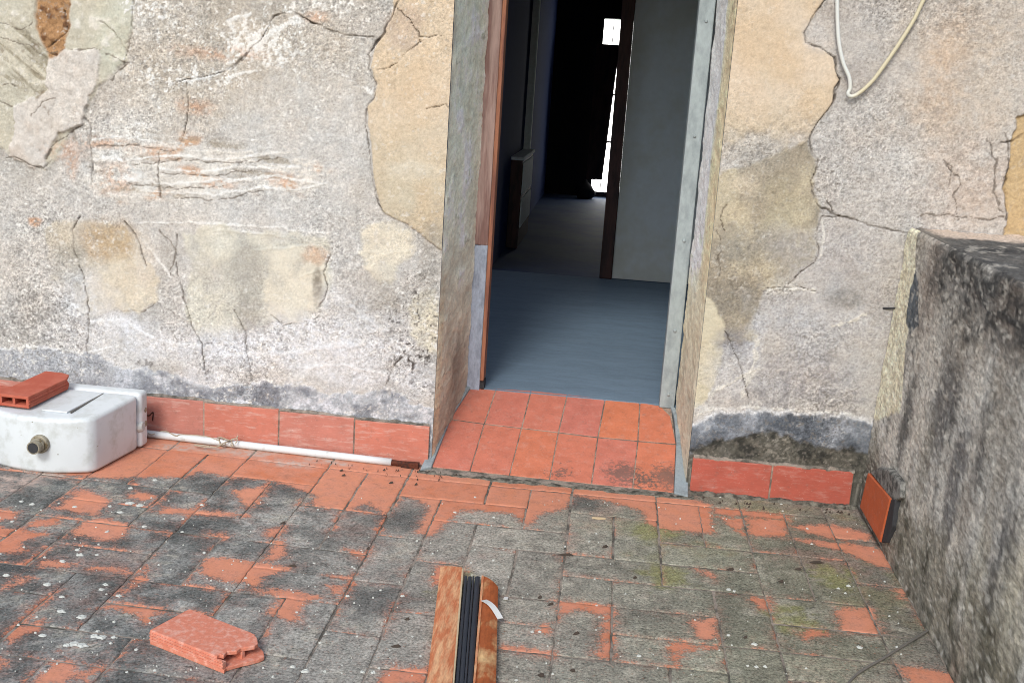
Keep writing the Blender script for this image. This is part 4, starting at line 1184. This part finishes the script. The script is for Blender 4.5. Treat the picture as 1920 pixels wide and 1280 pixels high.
def tile_mesh(x0, x1, y0, y1, rn):
    x0 += rn.uniform(.0006, .0042); x1 -= rn.uniform(.0006, .0042); y0 += rn.uniform(.0006, .0042); y1 -= rn.uniform(.0006, .0042)
    nu = max(3, int((x1 - x0) / .011)); nv = max(3, int((y1 - y0) / .011))
    ux = np.concatenate([[x0, x0 + .003], np.linspace(x0, x1, nu)[1:-1], [x1 - .003, x1]])
    uy = np.concatenate([[y0, y0 + .003], np.linspace(y0, y1, nv)[1:-1], [y1 - .003, y1]])
    X, Y = np.meshgrid(ux, uy); x = X.ravel(); y = Y.ravel()
    nx, ny = len(ux), len(uy)
    ed = np.minimum(np.minimum(x - x0, x1 - x), np.minimum(y - y0, y1 - y))
    wob = .0024 * fbm(x, y, 60, 2, 401) * (ed < .002)
    xx = x + wob; yy = y + .0024 * fbm(x, y, 60, 2, 402) * (ed < .002)
    tilt = (rn.uniform(-.004, .004), rn.uniform(-.004, .004)); dz = rn.uniform(-.0012, .0012)
    z = FZ(x) + dz + tilt[0] * (x - (x0 + x1) / 2) + tilt[1] * (y - (y0 + y1) / 2) - .0016 * (ed < .002)
    bare = np.full(len(x), -.05)
    for p in BARE:
        k = near(x, y, p, .06)
        if k.any(): bare[k] = np.maximum(bare[k], sdf(x[k], y[k], p))
    f1 = fbm(x, y, 5, 4, 411); f2 = fbm(x, y, 22, 4, 412); f3 = fbm(x, y, 60, 3, 413)
    sd = rn.uniform(0, 50)
    bare = np.maximum(bare, .004 - ed * 1.1 - .06 * sst(-.5, .25, fbm(x + sd, y, 7, 3, 414)) - .008 * (x > -.6))
    bare = np.maximum(bare, .06 * (f1 * .6 + f2 * .5 - 1.05) + .003 * (x < -.8))
    col = np.stack([np.interp(x + .12 * f1, CCX, CCV[:, k]) for k in range(3)], 1)
    col = col * (rn.uniform(.86, 1.14)) * (1 + .26 * f1 + .24 * f2 + .16 * f3)[:, None]
    f4 = fbm(x, y, 13, 4, 416)
    lf = sst(-.45, -1.0, x)
    col = mixc(col, alb(84, 86, 84), .75 * lf * sst(-.15, .45, f4 + .3 * f3))
    col = mixc(col, alb(186, 180, 164), .5 * sst(.35, .9, -f4 + .6 * f3))
    col = mixc(col, alb(150, 118, 108), .45 * sst(.2, .8, fbm(x, y, 4, 3, 417) + .4 * f3))
    ol = sst(.1, .6, f1 + .4 * f2) * sst(-.2, .3, x) * sst(2.55, 3.0, y)
    col = mixc(col, alb(128, 125, 92), .55 * ol)
    ye = np.maximum.reduce([1 - sst(.02, .09, np.hypot(x - c[0], (y - c[1]) * .8) + .05 * f2 + .035 * f3) for c in (FL(1250, 1080), FL(1230, 1000), FL(1560, 1075), FL(1490, 1165), FL(860, 1090))])
    col = mixc(col, alb(150, 148, 92), .6 * ye)
    dk = np.maximum.reduce([1 - sst(.03, .12, np.hypot(x - c[0], y - c[1]) + .05 * f1 + .03 * f2 + .02 * f3) for c in (FL(560, 915), FL(760, 975), FL(430, 905), FL(700, 1130), FL(1100, 940), FL(340, 985), FL(60, 1060))])
    col = mixc(col, alb(76, 78, 78), .6 * dk)
    lime = np.zeros(len(x))
    for c, r in LIMEP: lime = np.maximum(lime, 1 - sst(.3 * r, r, np.hypot(x - c[0], (y - c[1]) * 2.2)))
    pink = np.full(len(x), .15) + .45 * rn.random() ** 2
    for c, r in PINK: pink = np.maximum(pink, 1.0 - sst(.3 * r, r, np.hypot(x - c[0], y - c[1]) + .04 * f1))
    me = bpy.data.meshes.new('tile')
    top = np.stack([xx, yy, z], 1)
    ring = list(range(nx)) + [i * nx + nx - 1 for i in range(1, ny)] + [(ny - 1) * nx + i for i in range(nx - 2, -1, -1)] + [i * nx for i in range(ny - 2, 0, -1)]
    low = top[ring].copy(); low[:, 2] -= .02
    V = np.concatenate([top, low])
    n0 = len(top); L = len(ring)
    F = [(r * nx + c, r * nx + c + 1, (r + 1) * nx + c + 1, (r + 1) * nx + c) for r in range(ny - 1) for c in range(nx - 1)]
    F += [(ring[i], n0 + i, n0 + (i + 1) % L, ring[(i + 1) % L]) for i in range(L)]
    me.from_pydata(V.tolist(), [], F)
    e = lambda a: np.concatenate([a, a[ring]])
    put(me, {'Col': np.clip(e(col), .01, .7), 'Bare': e(bare), 'Lime': e(lime), 'Pink': e(np.clip(pink, 0, 1))})
    me.polygons.foreach_set('use_smooth', [True] * ((ny - 1) * (nx - 1)) + [False] * L)
    me.update()
    return me


rn = random.Random(21)
for u, v, w, h in dom:
    x0, x1 = xl[u], xl[u + w]; y0, y1 = yl[v], yl[v + h]
    link('tile', tile_mesh(x0, x1, y0, y1, rn), MAT['tile'], floor_)

# lichen rosettes and fallen litter on the tiles
rn = random.Random(5)
b = MB()


def rosette(x, y, r, z=.0012):
    n = 13
    z += float(FZ(x))
    st = rn.uniform(.7, 1.0); an = rn.uniform(0, 3)
    rr = [r * rn.uniform(.62, 1.12) for _ in range(n)]
    P = [(x + q * math.cos(6.283 * k / n + an), y + st * q * math.sin(6.283 * k / n + an)) for k, q in enumerate(rr)]
    I = [(x + .55 * (p[0] - x), y + .55 * (p[1] - y)) for p in P]
    b.add([(x, y, z + .0010)] + [(p[0], p[1], z + rn.uniform(.0012, .0026)) for p in I] + [(p[0], p[1], z - .0012) for p in P],
          [(0, 1 + k, 1 + (k + 1) % n) for k in range(n)] + [(1 + k, 1 + n + k, 1 + n + (k + 1) % n, 1 + (k + 1) % n) for k in range(n)])


for px, py, r in [(198, 1096, 8), (190, 1105, 8), (222, 1117, 8), (114, 1146, 11), (152, 1156, 11), (116, 1119, 7), (89, 1095, 9), (80, 1191, 10), (178, 1192, 9), (191, 1194, 10), (140, 1206, 12), (155, 1209, 12), (126, 1209, 7), (243, 943, 13), (262, 947, 11), (225, 960, 9), (145, 1031, 8), (150, 1040, 11), (270, 987, 8), (84, 1045, 5), (12, 1078, 8), (573, 1257, 9), (343, 973, 4), (117, 1052, 8), (182, 1040, 5), (140, 950, 6), (206, 949, 6), (60, 945, 7), (40, 940, 6), (245, 915, 7), (290, 900, 8), (1591, 1098, 6), (1572, 1103, 4), (1585, 1112, 4), (1366, 1105, 7), (1377, 1108, 5), (1415, 1207, 7), (1402, 1248, 4), (1418, 1250, 5), (1434, 1249, 5), (1465, 945, 4), (600, 1205, 4), (652, 1117, 5), (755, 1117, 5), (213, 1194, 5)]:
    c = FL(px, py); rosette(c[0], c[1], r / 760)
for k in range(330):
    left = rn.random() < .55
    px = rn.uniform(0, 700) if left else rn.uniform(700, 1700)
    py = rn.uniform(930, 1275)
    c = FL(px, py)
    if c[0] > .92: continue
    rosette(c[0], c[1], abs(rn.gauss(0, .0022)) + .0012)
o = b.build('lichen', MAT['lichen'])
props(o, 'white lichen spots scattered over the terrace tiles', 'lichen', kind='stuff')
b = MB()


def leaf(px, py, L, w, a):
    L *= .8; w *= .75
    c = FL(px, py); ca, sa = math.cos(a), math.sin(a)
    P = [(-L, 0, .002), (-L * .3, w, .006), (L * .5, w * .8, .009), (L, 0, .004), (L * .4, -w, .003), (-L * .4, -w * .8, .002)]
    b.prism([(c[0] + p[0] * ca - p[1] * sa, c[1] + p[0] * sa + p[1] * ca, c[2] + p[2]) for p in P], (0, 0, .0012))


for px, py, L, w, a in [(1032, 1135, .012, .002, .5), (1080, 1190, .012, .003, .5), (1014, 1268, .012, .006, -.3), (1073, 1259, .010, .004, -.5), (1530, 1056, .026, .006, .05), (1369, 1069, .016, .003, .2), (1496, 1069, .014, .003, -.3), (1397, 1197, .007, .002, .0), (742, 1214, .016, .003, .1), (548, 1063, .016, .002, -.1), (763, 1163, .009, .003, 0), (640, 884, .008, .003, .2), (644, 893, .009, .002, .1), (733, 907, .010, .003, .2), (780, 910, .007, .003, .2), (854, 893, .009, .002, .2), (720, 883, .006, .003, 0), (1134, 1027, .014, .004, .6), (1060, 1042, .03, .003, .1), (1012, 1122, .008, .004, .2), (1190, 1085, .008, .002, .1), (505, 846, .018, .004, .1), (1464, 1092, .01, .004, -.4), (530, 983, .012, .002, .3), (690, 1030, .006, .003, .2)]:
    leaf(px, py, L, w, a)
for k in range(38):                                           # crumbs swept against the pole and the wall's foot
    px = rn.uniform(560, 830); py = 868 + (px - 560) * .105 + rn.gauss(0, 5)
    leaf(px, py, rn.uniform(.0015, .004), rn.uniform(.0008, .002), rn.uniform(0, 3))
for k in range(22):
    px = rn.uniform(1310, 1600); py = 938 + (px - 1310) * .10 + rn.gauss(0, 4)
    leaf(px, py, rn.uniform(.002, .009), rn.uniform(.001, .0025), rn.uniform(-.3, .3))
o = b.build('leaf_litter', MAT['litter'])
props(o, 'dark crumbs and dry leaf scraps strewn over the tiles', 'litter', kind='stuff')
# moss and dirt packed along the edges where floor meets wall and step
b = MB()
for x0, x1, yy, hh, dd in ((-.60, .37, 3.69, .005, .026), (-1.5, -.59, 3.752, .006, .012), (.36, .93, 3.742, .010, .028)):
    n = 160
    X_ = np.linspace(x0, x1, n + 1)
    w1 = dd * np.clip(.62 + .55 * fbm(X_, X_ * 0 + yy, 26, 4, 901), .1, 1.3); h1 = hh * np.clip(.7 + .6 * fbm(X_, X_ * 0 + yy, 40, 3, 905), .15, 1.5)
    vs = []
    for i in range(n + 1):
        f = sk0(X_[i])
        vs += [(X_[i], yy - w1[i], f - .003), (X_[i], yy - w1[i] * .5, f + h1[i] * .55), (X_[i], yy - w1[i] * .05, f + h1[i]), (X_[i], yy + .02, f + h1[i] * .9), (X_[i], yy + .02, f - .004)]
    b.add(vs, [(i * 5 + k, i * 5 + k + 1, i * 5 + 6 + k, i * 5 + 5 + k) for i in range(n) for k in range(4)])
o = b.build('moss_strip', simple_mat('damp_moss', alb(132, 128, 116), .35, 130, alb(74, 72, 64), 34, .42, .6, rough=.95, bump=.7, bdist=.004))
props(o, 'damp moss and dirt packed along the foot of wall and doorstep', 'moss', kind='stuff')

# ================================================================== the white plastic cistern
ZB = .0235
cx, cy0, cyb = -1.792, 3.330, 3.600
yF = 3.287                                                    # its bulging front
TZ = lambda px, py, z=.2195: PL(px, py, (0, 0, 1), (0, 0, z))
cist = empty('cistern', (cx, 3.5, ZB), 'white plastic cistern lying against the wall with a threaded outlet on its front', 'cistern')


def outline(hw, y0, y1, r, bul, ins, taper=0, n=7):
    """rounded plan with a front bulging towards -y"""
    hw -= ins; y0 += ins; y1 -= ins; r = max(r - ins, .004)
    pts = []
    for (ax, ay, a0) in ((hw - r, y0 + r, -90), (hw - r, y1 - r, 0), (-hw + r, y1 - r, 90), (-hw + r, y0 + r, 180)):
        for k in range(n + 1):
            a = math.radians(a0 + 90 * k / n)
            pts.append((ax + r * math.cos(a), ay + r * math.sin(a)))
    for k in range(1, 10):                                    # along the front
        pts.append((-hw + r + (2 * hw - 2 * r) * k / 10, y0))
    out = []
    for x, y in pts:
        t = max(0, 1 - (x / hw) ** 2)
        f = max(0, min(1, (y1 - y) / (y1 - y0)))
        out.append((x * (1 - taper * f), y - bul * t * f))
    return out


def shell(name, hw, y0, y1, z0, z1, r, rz, bul, mat, rise=0, seg=5, cap=.04, taper=0):
    b = MB(); rings = []
    for k in range(seg + 1):
        a = math.pi / 2 * k / seg
        rings.append((rz * (1 - math.sin(a)), z0 + rz * (1 - math.cos(a))))
    for k in range(seg + 1):
        a = math.pi / 2 * (1 - k / seg)
        rings.append((rz * (1 - math.sin(a)), z1 - rz * (1 - math.cos(a))))
    rings.append((rz + cap, z1 + .0005))
    n = 0
    for ins, z in rings:
        o = outline(hw, y0, y1, r, bul, ins, taper)
        n = len(o)
        b.v += [(cx + x, y, z + (rise * (y - y0) / (y1 - y0) if z > (z0 + z1) / 2 else 0)) for x, y in o]
    for i in range(len(rings) - 1):
        for k in range(n): b.face((i * n + k, i * n + (k + 1) % n, (i + 1) * n + (k + 1) % n, (i + 1) * n + k))
    b.face(tuple(range(n))[::-1]); b.face(tuple((len(rings) - 1) * n + k for k in range(n)))
    me = b.mesh(name, smooth=True)
    return link(name, me, mat, cist)


body = shell('body', .213, cy0, cyb, ZB, .213, .026, .015, .044, MAT['plastic'], .008, taper=.18)
lid = shell('lid', .219, cyb + .001, 3.662, ZB, .2245, .016, .014, 0, MAT['plastic'], cap=.006)
b = MB()
b.tube([(cx + .205, cyb + .012, .100), (cx + .223, cyb + .012, .102)], [.022, .016], 12)
b.build('clip', MAT['plastic2'], lid, .002)
for zz, rr in ((.085, .011), (.135, .009)):
    b = MB(); b.tube([(cx + .2165, cyb + .038, zz + .02), (cx + .2205, cyb + .038, zz + .02)], rr, 10); b.build('screw_hole', MAT['metalold'], lid)
# raised label field and the long slot on the top
b = MB(); b.prism([TZ(*p, .2145) for p in ((78, 770), (126, 775), (190, 741), (142, 738))], (0, 0, .0058)); b.build('raised_panel', MAT['plastic'], body, .0015)
b = MB(); b.prism([TZ(*p, .2150) for p in ((131.5, 774), (133.5, 775), (195, 740.3), (193.5, 739.6))], (0, 0, .0060)); b.build('slot', MAT['wireg'], body)
oc = WL(76, 831, yF)
ou = MB()
ou.tube([(oc[0], yF + .006, oc[2]), (oc[0], yF - .009, oc[2]), (oc[0], yF - .013, oc[2])], [.031, .031, .028], 24)
outlet = ou.build('outlet', MAT['metalold'], cist, .0012)
b = MB()
n = 18
if True:
    b.tube([(oc[0], yF + q_, oc[2]) for q_ in (-.013, -.024, -.0245, -.031, -.0315, -.048)], [.0225, .0225, .0208, .0208, .0220, .0214], n)
b.build('threaded_pipe', MAT['metalold'], outlet)
b = MB(); b.tube([(oc[0], yF - .0475, oc[2]), (oc[0], yF - .0486, oc[2])], .0175, n); b.build('bore_shade', MAT['dark'], outlet)  # flat dark disc drawn for the shade inside the pipe
for px, py, r in ((62, 790, .0018), (108, 852, .002), (140, 805, .0012), (40, 815, .001), (170, 845, .001)):
    b = MB(); c = WL(px, py, yF + .004); u_ = (c[0] - cx) / .175; y_ = cy0 - .044 * (1 - u_ * u_); b.tube([(c[0], y_ - .0006, c[2]), (c[0], y_ + .01, c[2])], r, 6); b.build('chip_mark', MAT['metalold'], body)


# ================================================================== hollow bricks
def brick_basis(o, ax, ay):
    o = np.array(o, float); ax = np.array(ax, float); ay = np.array(ay, float)
    ax /= np.linalg.norm(ax); ay = ay - ax * np.dot(ax, ay); ay /= np.linalg.norm(ay)
    az = np.cross(ax, ay)
    return lambda p: o + ax * p[0] + ay * p[1] + az * p[2]


def hollow_brick(name, T, L, Wd, H, label, mat, top=None, bot=None, webs=None, holes=2):
    """long along x, holes run along x; walls t thick; top/bottom outlines may be broken"""
    t = .010
    e = empty(name, tuple(T((L / 2, Wd / 2, 0))), label, 'brick')
    q = lambda pts, z: [T((x, y, z)) for x, y in pts]
    top = top or [(0, 0), (L, 0), (L, Wd), (0, Wd)]
    bot = bot or [(0, 0), (L, 0), (L, Wd), (0, Wd)]
    up = T((0, 0, 1)) - T((0, 0, 0))
    b = MB(); b.prism(q(top, H - t), up * t); me = b.mesh('shell', .0018, 2); o = link('top_shell', me, mat, e)
    b = MB(); b.prism(q(bot, 0), up * t); b.build('bottom_shell', mat, e, .0018)
    ws = webs or [(0, L)] * (holes + 1)
    tw = .009
    for k, (a, c) in enumerate(ws):
        y = k * (Wd - tw) / (len(ws) - 1)
        b = MB(); b.prism(q([(a, y), (c, y), (c, y + tw), (a, y + tw)], t), up * (H - 2 * t))
        if k in (0, len(ws) - 1):                              # extrusion ridges on the outer faces
            s = -1 if k == 0 else 1
            for zz in ((.013, .021, .029) if H < .039 else (.014, .023)):
                yy = y if k == 0 else y + tw
                b.prism(q([(a + .001, yy), (c - .001, yy), (c - .001, yy + s * .0026), (a + .001, yy + s * .0026)], zz), up * .0035)
        b.build('web', mat, e)
    b = MB(); m = min(w[1] for w in ws) * .75
    b.prism(q([(m, tw), (m + .004, tw), (m + .004, Wd - tw), (m, Wd - tw)], t), up * (H - 2 * t)); b.build('cross_plate', MAT['grout'], e)  # thin plate across the holes inside the brick
    return e


# whole brick lying on the cistern (it runs out of the picture at the left)
a = TZ(54, 766, .2225); c = TZ(143, 722, .2265)
ax = (c - a); ay = np.array([-ax[1], ax[0], 0])
T = brick_basis(a, ax, ay)
hollow_brick('hollow_brick', T, np.linalg.norm(ax), .20, .040, 'flat hollow clay brick lying on top of the white cistern', MAT['brickd'], holes=4,
             top=[(0, 0), (.80 * np.linalg.norm(ax), 0), (.96 * np.linalg.norm(ax), .02), (np.linalg.norm(ax), .05), (np.linalg.norm(ax), .115), (.30 * np.linalg.norm(ax), .115), (.28 * np.linalg.norm(ax), .2), (0, .2)],
             bot=[(0, 0), (.82 * np.linalg.norm(ax), 0), (.97 * np.linalg.norm(ax), .022), (np.linalg.norm(ax), .05), (np.linalg.norm(ax), .115), (.30 * np.linalg.norm(ax), .115), (.28 * np.linalg.norm(ax), .2), (0, .2)],
             webs=[(0, .82 * np.linalg.norm(ax)), (0, .95 * np.linalg.norm(ax)), (0, .95 * np.linalg.norm(ax)), (0, .27 * np.linalg.norm(ax)), (0, .27 * np.linalg.norm(ax))])
# broken brick in the foreground
a = FL(281, 1207, .001); c = FL(420, 1263, .001)
ax = c - a; L = np.linalg.norm(ax); ay = np.array([-ax[1], ax[0], 0])
T = brick_basis(a, ax, ay)
top = [(0, 0), (.90 * L, 0), (.90 * L, .010), (.945 * L, .012), (.92 * L, .03), (.99 * L, .045), (.985 * L, .06), (1.07 * L, .085), (1.06 * L, .10), (.985 * L, .118), (.90 * L, .128), (.86 * L, .13), (0, .132)]
bot = [(0, 0), (L, 0), (.985 * L, .012), (1.02 * L, .03), (1.06 * L, .05), (1.09 * L, .06), (1.14 * L, .085), (1.15 * L, .10), (1.07 * L, .118), (.95 * L, .13), (0, .132)]
hollow_brick('hollow_brick', T, L, .132, .038, 'broken hollow clay brick with a jagged end lying on the mossy tiles', MAT['brick'], top, bot, [(0, .985 * L), (0, 1.0 * L), (0, .9 * L)], 2)

# ================================================================== bundle of rusty profiles
bun = empty('profile_bundle', tuple(FL(870, 1200)), 'bundle of rusty metal profiles and black strips taped together on the floor', 'scrap bundle')


def strip_pts(pxa, pxb, pxc, pxd, z, ext=.45):
    """quad on height z from far-left, far-right, near-right, near-left pixels, pushed on towards the viewer"""
    a, b_, c_, d_ = [FL(*p, z) for p in (pxa, pxb, pxc, pxd)]
    return a, b_, c_ + (c_ - b_) / np.linalg.norm(c_ - b_) * ext, d_ + (d_ - a) / np.linalg.norm(d_ - a) * ext


def plank(name, q, z0, z1, mat, bev=.003, crown=0, nseg=14):
    a, b_, c_, d_ = q
    m = MB()
    for i in range(nseg + 1):
        t = i / nseg
        l = a + (d_ - a) * t; r = b_ + (c_ - b_) * t
        for k in range(7):
            s = k / 6; p = l + (r - l) * s
            m.v.append((p[0], p[1], z1 + crown * (1 - (2 * s - 1) ** 2) + .0006 * math.sin(9 * t + 2 * s)))
        for k in range(7):
            s = 1 - k / 6; p = l + (r - l) * s
            m.v.append((p[0], p[1], z0))
    for i in range(nseg):
        for k in range(14): m.face((i * 14 + k, i * 14 + (k + 1) % 14, (i + 1) * 14 + (k + 1) % 14, (i + 1) * 14 + k))
    m.face(tuple(range(14))[::-1]); m.face(tuple(nseg * 14 + k for k in range(14)))
    me = m.mesh(name)
    return link(name, me, mat, bun)


plank('rusty_bar', strip_pts((826, 1062), (867, 1064), (848, 1280), (800, 1280), .026), .002, .026, MAT['rust'], crown=.003)
b = MB()
qa = strip_pts((866, 1066), (869.5, 1066), (852, 1280), (848.5, 1280), .027)
b.prism([p - np.array([0, 0, .02]) for p in qa], (0, 0, .022)); b.build('bar_edge_highlight', MAT['chip'], bun, .001)  # pale strip painting the highlight along the bar's edge
for k, (s0, s1) in enumerate(((.0, .17), (.20, .46), (.50, .62), (.66, .97))):
    fx_ = lambda s: 871 + 30 * s; nx_ = lambda s: 854 + 33 * s
    plank('black_strip', strip_pts((fx_(s0), 1080), (fx_(s1), 1080), (nx_(s1), 1280), (nx_(s0), 1280), .024 - .002 * (k % 2)), .001, .024 - .003 * (k % 2), MAT['black'], crown=.0015)
plank('rusty_channel', strip_pts((905, 1079), (934, 1100), (930, 1280), (889, 1280), .028), .001, .028, MAT['rust2'], crown=.006)
b = MB(); qa = strip_pts((903, 1079), (907.5, 1080), (891.5, 1280), (887, 1280), .030)
b.prism([p - np.array([0, 0, .022]) for p in qa], (0, 0, .025)); b.build('channel_lip', MAT['rust'], bun, .001)
p0, p1 = FL(907, 1124, .034), FL(938, 1158, .030)
dirn = (p1 - p0) / np.linalg.norm(p1 - p0); nn = np.array([-dirn[1], dirn[0], 0])
b = MB()
for i in range(7):
    t = i / 6; c = p0 + (p1 - p0) * t; zz = .034 + .008 * math.sin(math.pi * t) * 1.2 - .004 * t
    b.v += [(c[0] + nn[0] * .008, c[1] + nn[1] * .008, zz), (c[0] - nn[0] * .008, c[1] - nn[1] * .008, zz), (c[0] - nn[0] * .008, c[1] - nn[1] * .008, zz - .0016), (c[0] + nn[0] * .008, c[1] + nn[1] * .008, zz - .0016)]
for i in range(6):
    for k in range(4): b.face((i * 4 + k, i * 4 + (k + 1) % 4, i * 4 + 4 + (k + 1) % 4, i * 4 + 4 + k))
b.face((0, 1, 2, 3)); b.face((24, 27, 26, 25))
b.build('tape', MAT['paper'], bun)

# ================================================================== pole, wires, cable, nail, small scraps
pa, pb_ = FL(262, 811, .0135), FL(734, 866, .0135)
pole = empty('pole', tuple((pa + pb_) / 2), 'long white painted pole lying along the foot of the wall, rusty at its end', 'pole')
b = MB(); b.tube([pa + (pb_ - pa) * k / 10 for k in range(11)], .0135, 14); b.build('shaft', MAT['polew'], pole, smooth=True)
dr = (pb_ - pa) / np.linalg.norm(pb_ - pa)
b = MB(); b.tube([pb_, pb_ + dr * .05], .0095, 10); b.box(pb_[0] + .035, pb_[0] + .100, pb_[1] - .012, pb_[1] + .010, .002, .022)
me = b.mesh('rusty_end', .002); rough_up(me, .0025, 60); link('rusty_end', me, MAT['rustd'], pole)
cw = FL(416, 832, .012)
rn = random.Random(8)
b = MB()
b.tube(smooth_path([pa + dr * .02 + (0, 0, .012), pa + dr * .05 + (0, -.014, .004), pa + dr * .09 + (0, .004, .016), pa + dr * .14 + (0, -.013, .01), pa + dr * .16 + (0, -.004, .013), pa + dr * .24 + (0, 0.004, .014), cw + (-.01, 0, .013)]), .0021, 6)
loop = [cw + np.array([.012 * math.cos(a * 1.9) + .006 * k - .01, .016 * math.sin(a * 1.7) - .004, .012 + .012 * math.cos(a)]) for k, a in enumerate(np.linspace(0, 14, 12))]
loop = [np.array([p[0], p[1], max(p[2], .004)]) for p in loop]
b.tube(smooth_path(loop, 6), .0023, 6)
b.tube(smooth_path([cw + (.03, 0, .014), cw + (.015, -.02, .012), cw + (-.005, -.045, .003), cw + (-.05, -.055, .003), cw + (-.085, -.045, .003), cw + (-.06, -.04, .003), cw + (-.03, -.045, .003)]), .0023, 6)
b.tube(smooth_path([cw + (-.02, .006, .02), cw + (.0, -.004, .026), cw + (.03, -.006, .02), cw + (.05, .005, .024), cw + (.055, .012, .034)]), .0021, 6)
o = b.build('wire_tangle', MAT['wirem'], smooth=True)
props(o, 'thin tangled wire wound round the white pole by the wall', 'wire')

cpt = [WL(*p, 3.748) for p in ((1571, -120), (1570, -40), (1570, 30), (1573, 80), (1581, 118), (1592, 145), (1594, 165), (1590, 176), (1597, 181), (1612, 174), (1636, 152), (1660, 120), (1690, 76), (1715, 35), (1732, 0), (1765, -60), (1790, -130))]
b = MB(); b.tube(smooth_path(cpt, 6), .0062, 10)
o = b.build('cable', MAT['cable'], smooth=True)
props(o, 'loose pale cable hanging in a loop down the wall right of the doorway', 'cable')
na, nb = WL(1661, 578, 3.766), WL(1697, 577, 3.74)
b = MB(); b.tube([na + (na - nb) * .15, nb], .0032, 8); b.tube([nb, nb + (nb - na) * .06], .005, 8)
o = b.build('nail', MAT['dark']); props(o, 'dark iron nail sticking out of the wall beside the parapet corner', 'nail')
b = MB(); b.tube(smooth_path([FL(1742, 1180, .004), FL(1728, 1189, .006), FL(1700, 1206, .010), FL(1660, 1231, .008), FL(1625, 1251, .005), FL(1606, 1264, .004), FL(1590, 1282, .004), FL(1570, 1320, .004)]), .0034, 8)
o = b.build('grey_wire', MAT['wireg'], smooth=True); props(o, 'stiff grey wire lying across the tiles near the parapet', 'wire')
hk = WL(284, 778, WY - .02)
b = MB(); b.tube(smooth_path([hk + (-.02, .004, -.004), hk + (-.005, -.004, 0), hk + (.006, -.008, .012), hk + (.010, -.008, .010), hk + (.008, -.010, -.018)]), .0024, 6)
o = b.build('wire_hook', MAT['rustd'], smooth=True); props(o, 'small rusty wire hook fixed to the skirting tile beside the cistern', 'hook')
c = FL(1122, 973)
b = MB(); b.prism([(c[0] - .022, c[1] - .004, .001), (c[0] - .012, c[1] + .006, .001), (c[0] + .018, c[1] + .005, .001), (c[0] + .024, c[1], .001), (c[0] + .005, c[1] - .006, .001)], (0, 0, .006))
o = b.build('wood_chip', MAT['chip'], None, .001); props(o, 'pale splinter of wood lying before the doorstep', 'wood chip')
c = FL(948, 1123)
b = MB(); b.prism([(c[0] - .006, c[1] - .006, .001), (c[0] + .006, c[1] - .005, .001), (c[0] + .007, c[1] + .007, .001), (c[0] - .005, c[1] + .006, .001)], (0, 0, .004))
o = b.build('plastic_scrap', MAT['paper'], None, .001); props(o, 'tiny square white scrap on the floor right of the rusty bundle', 'scrap')
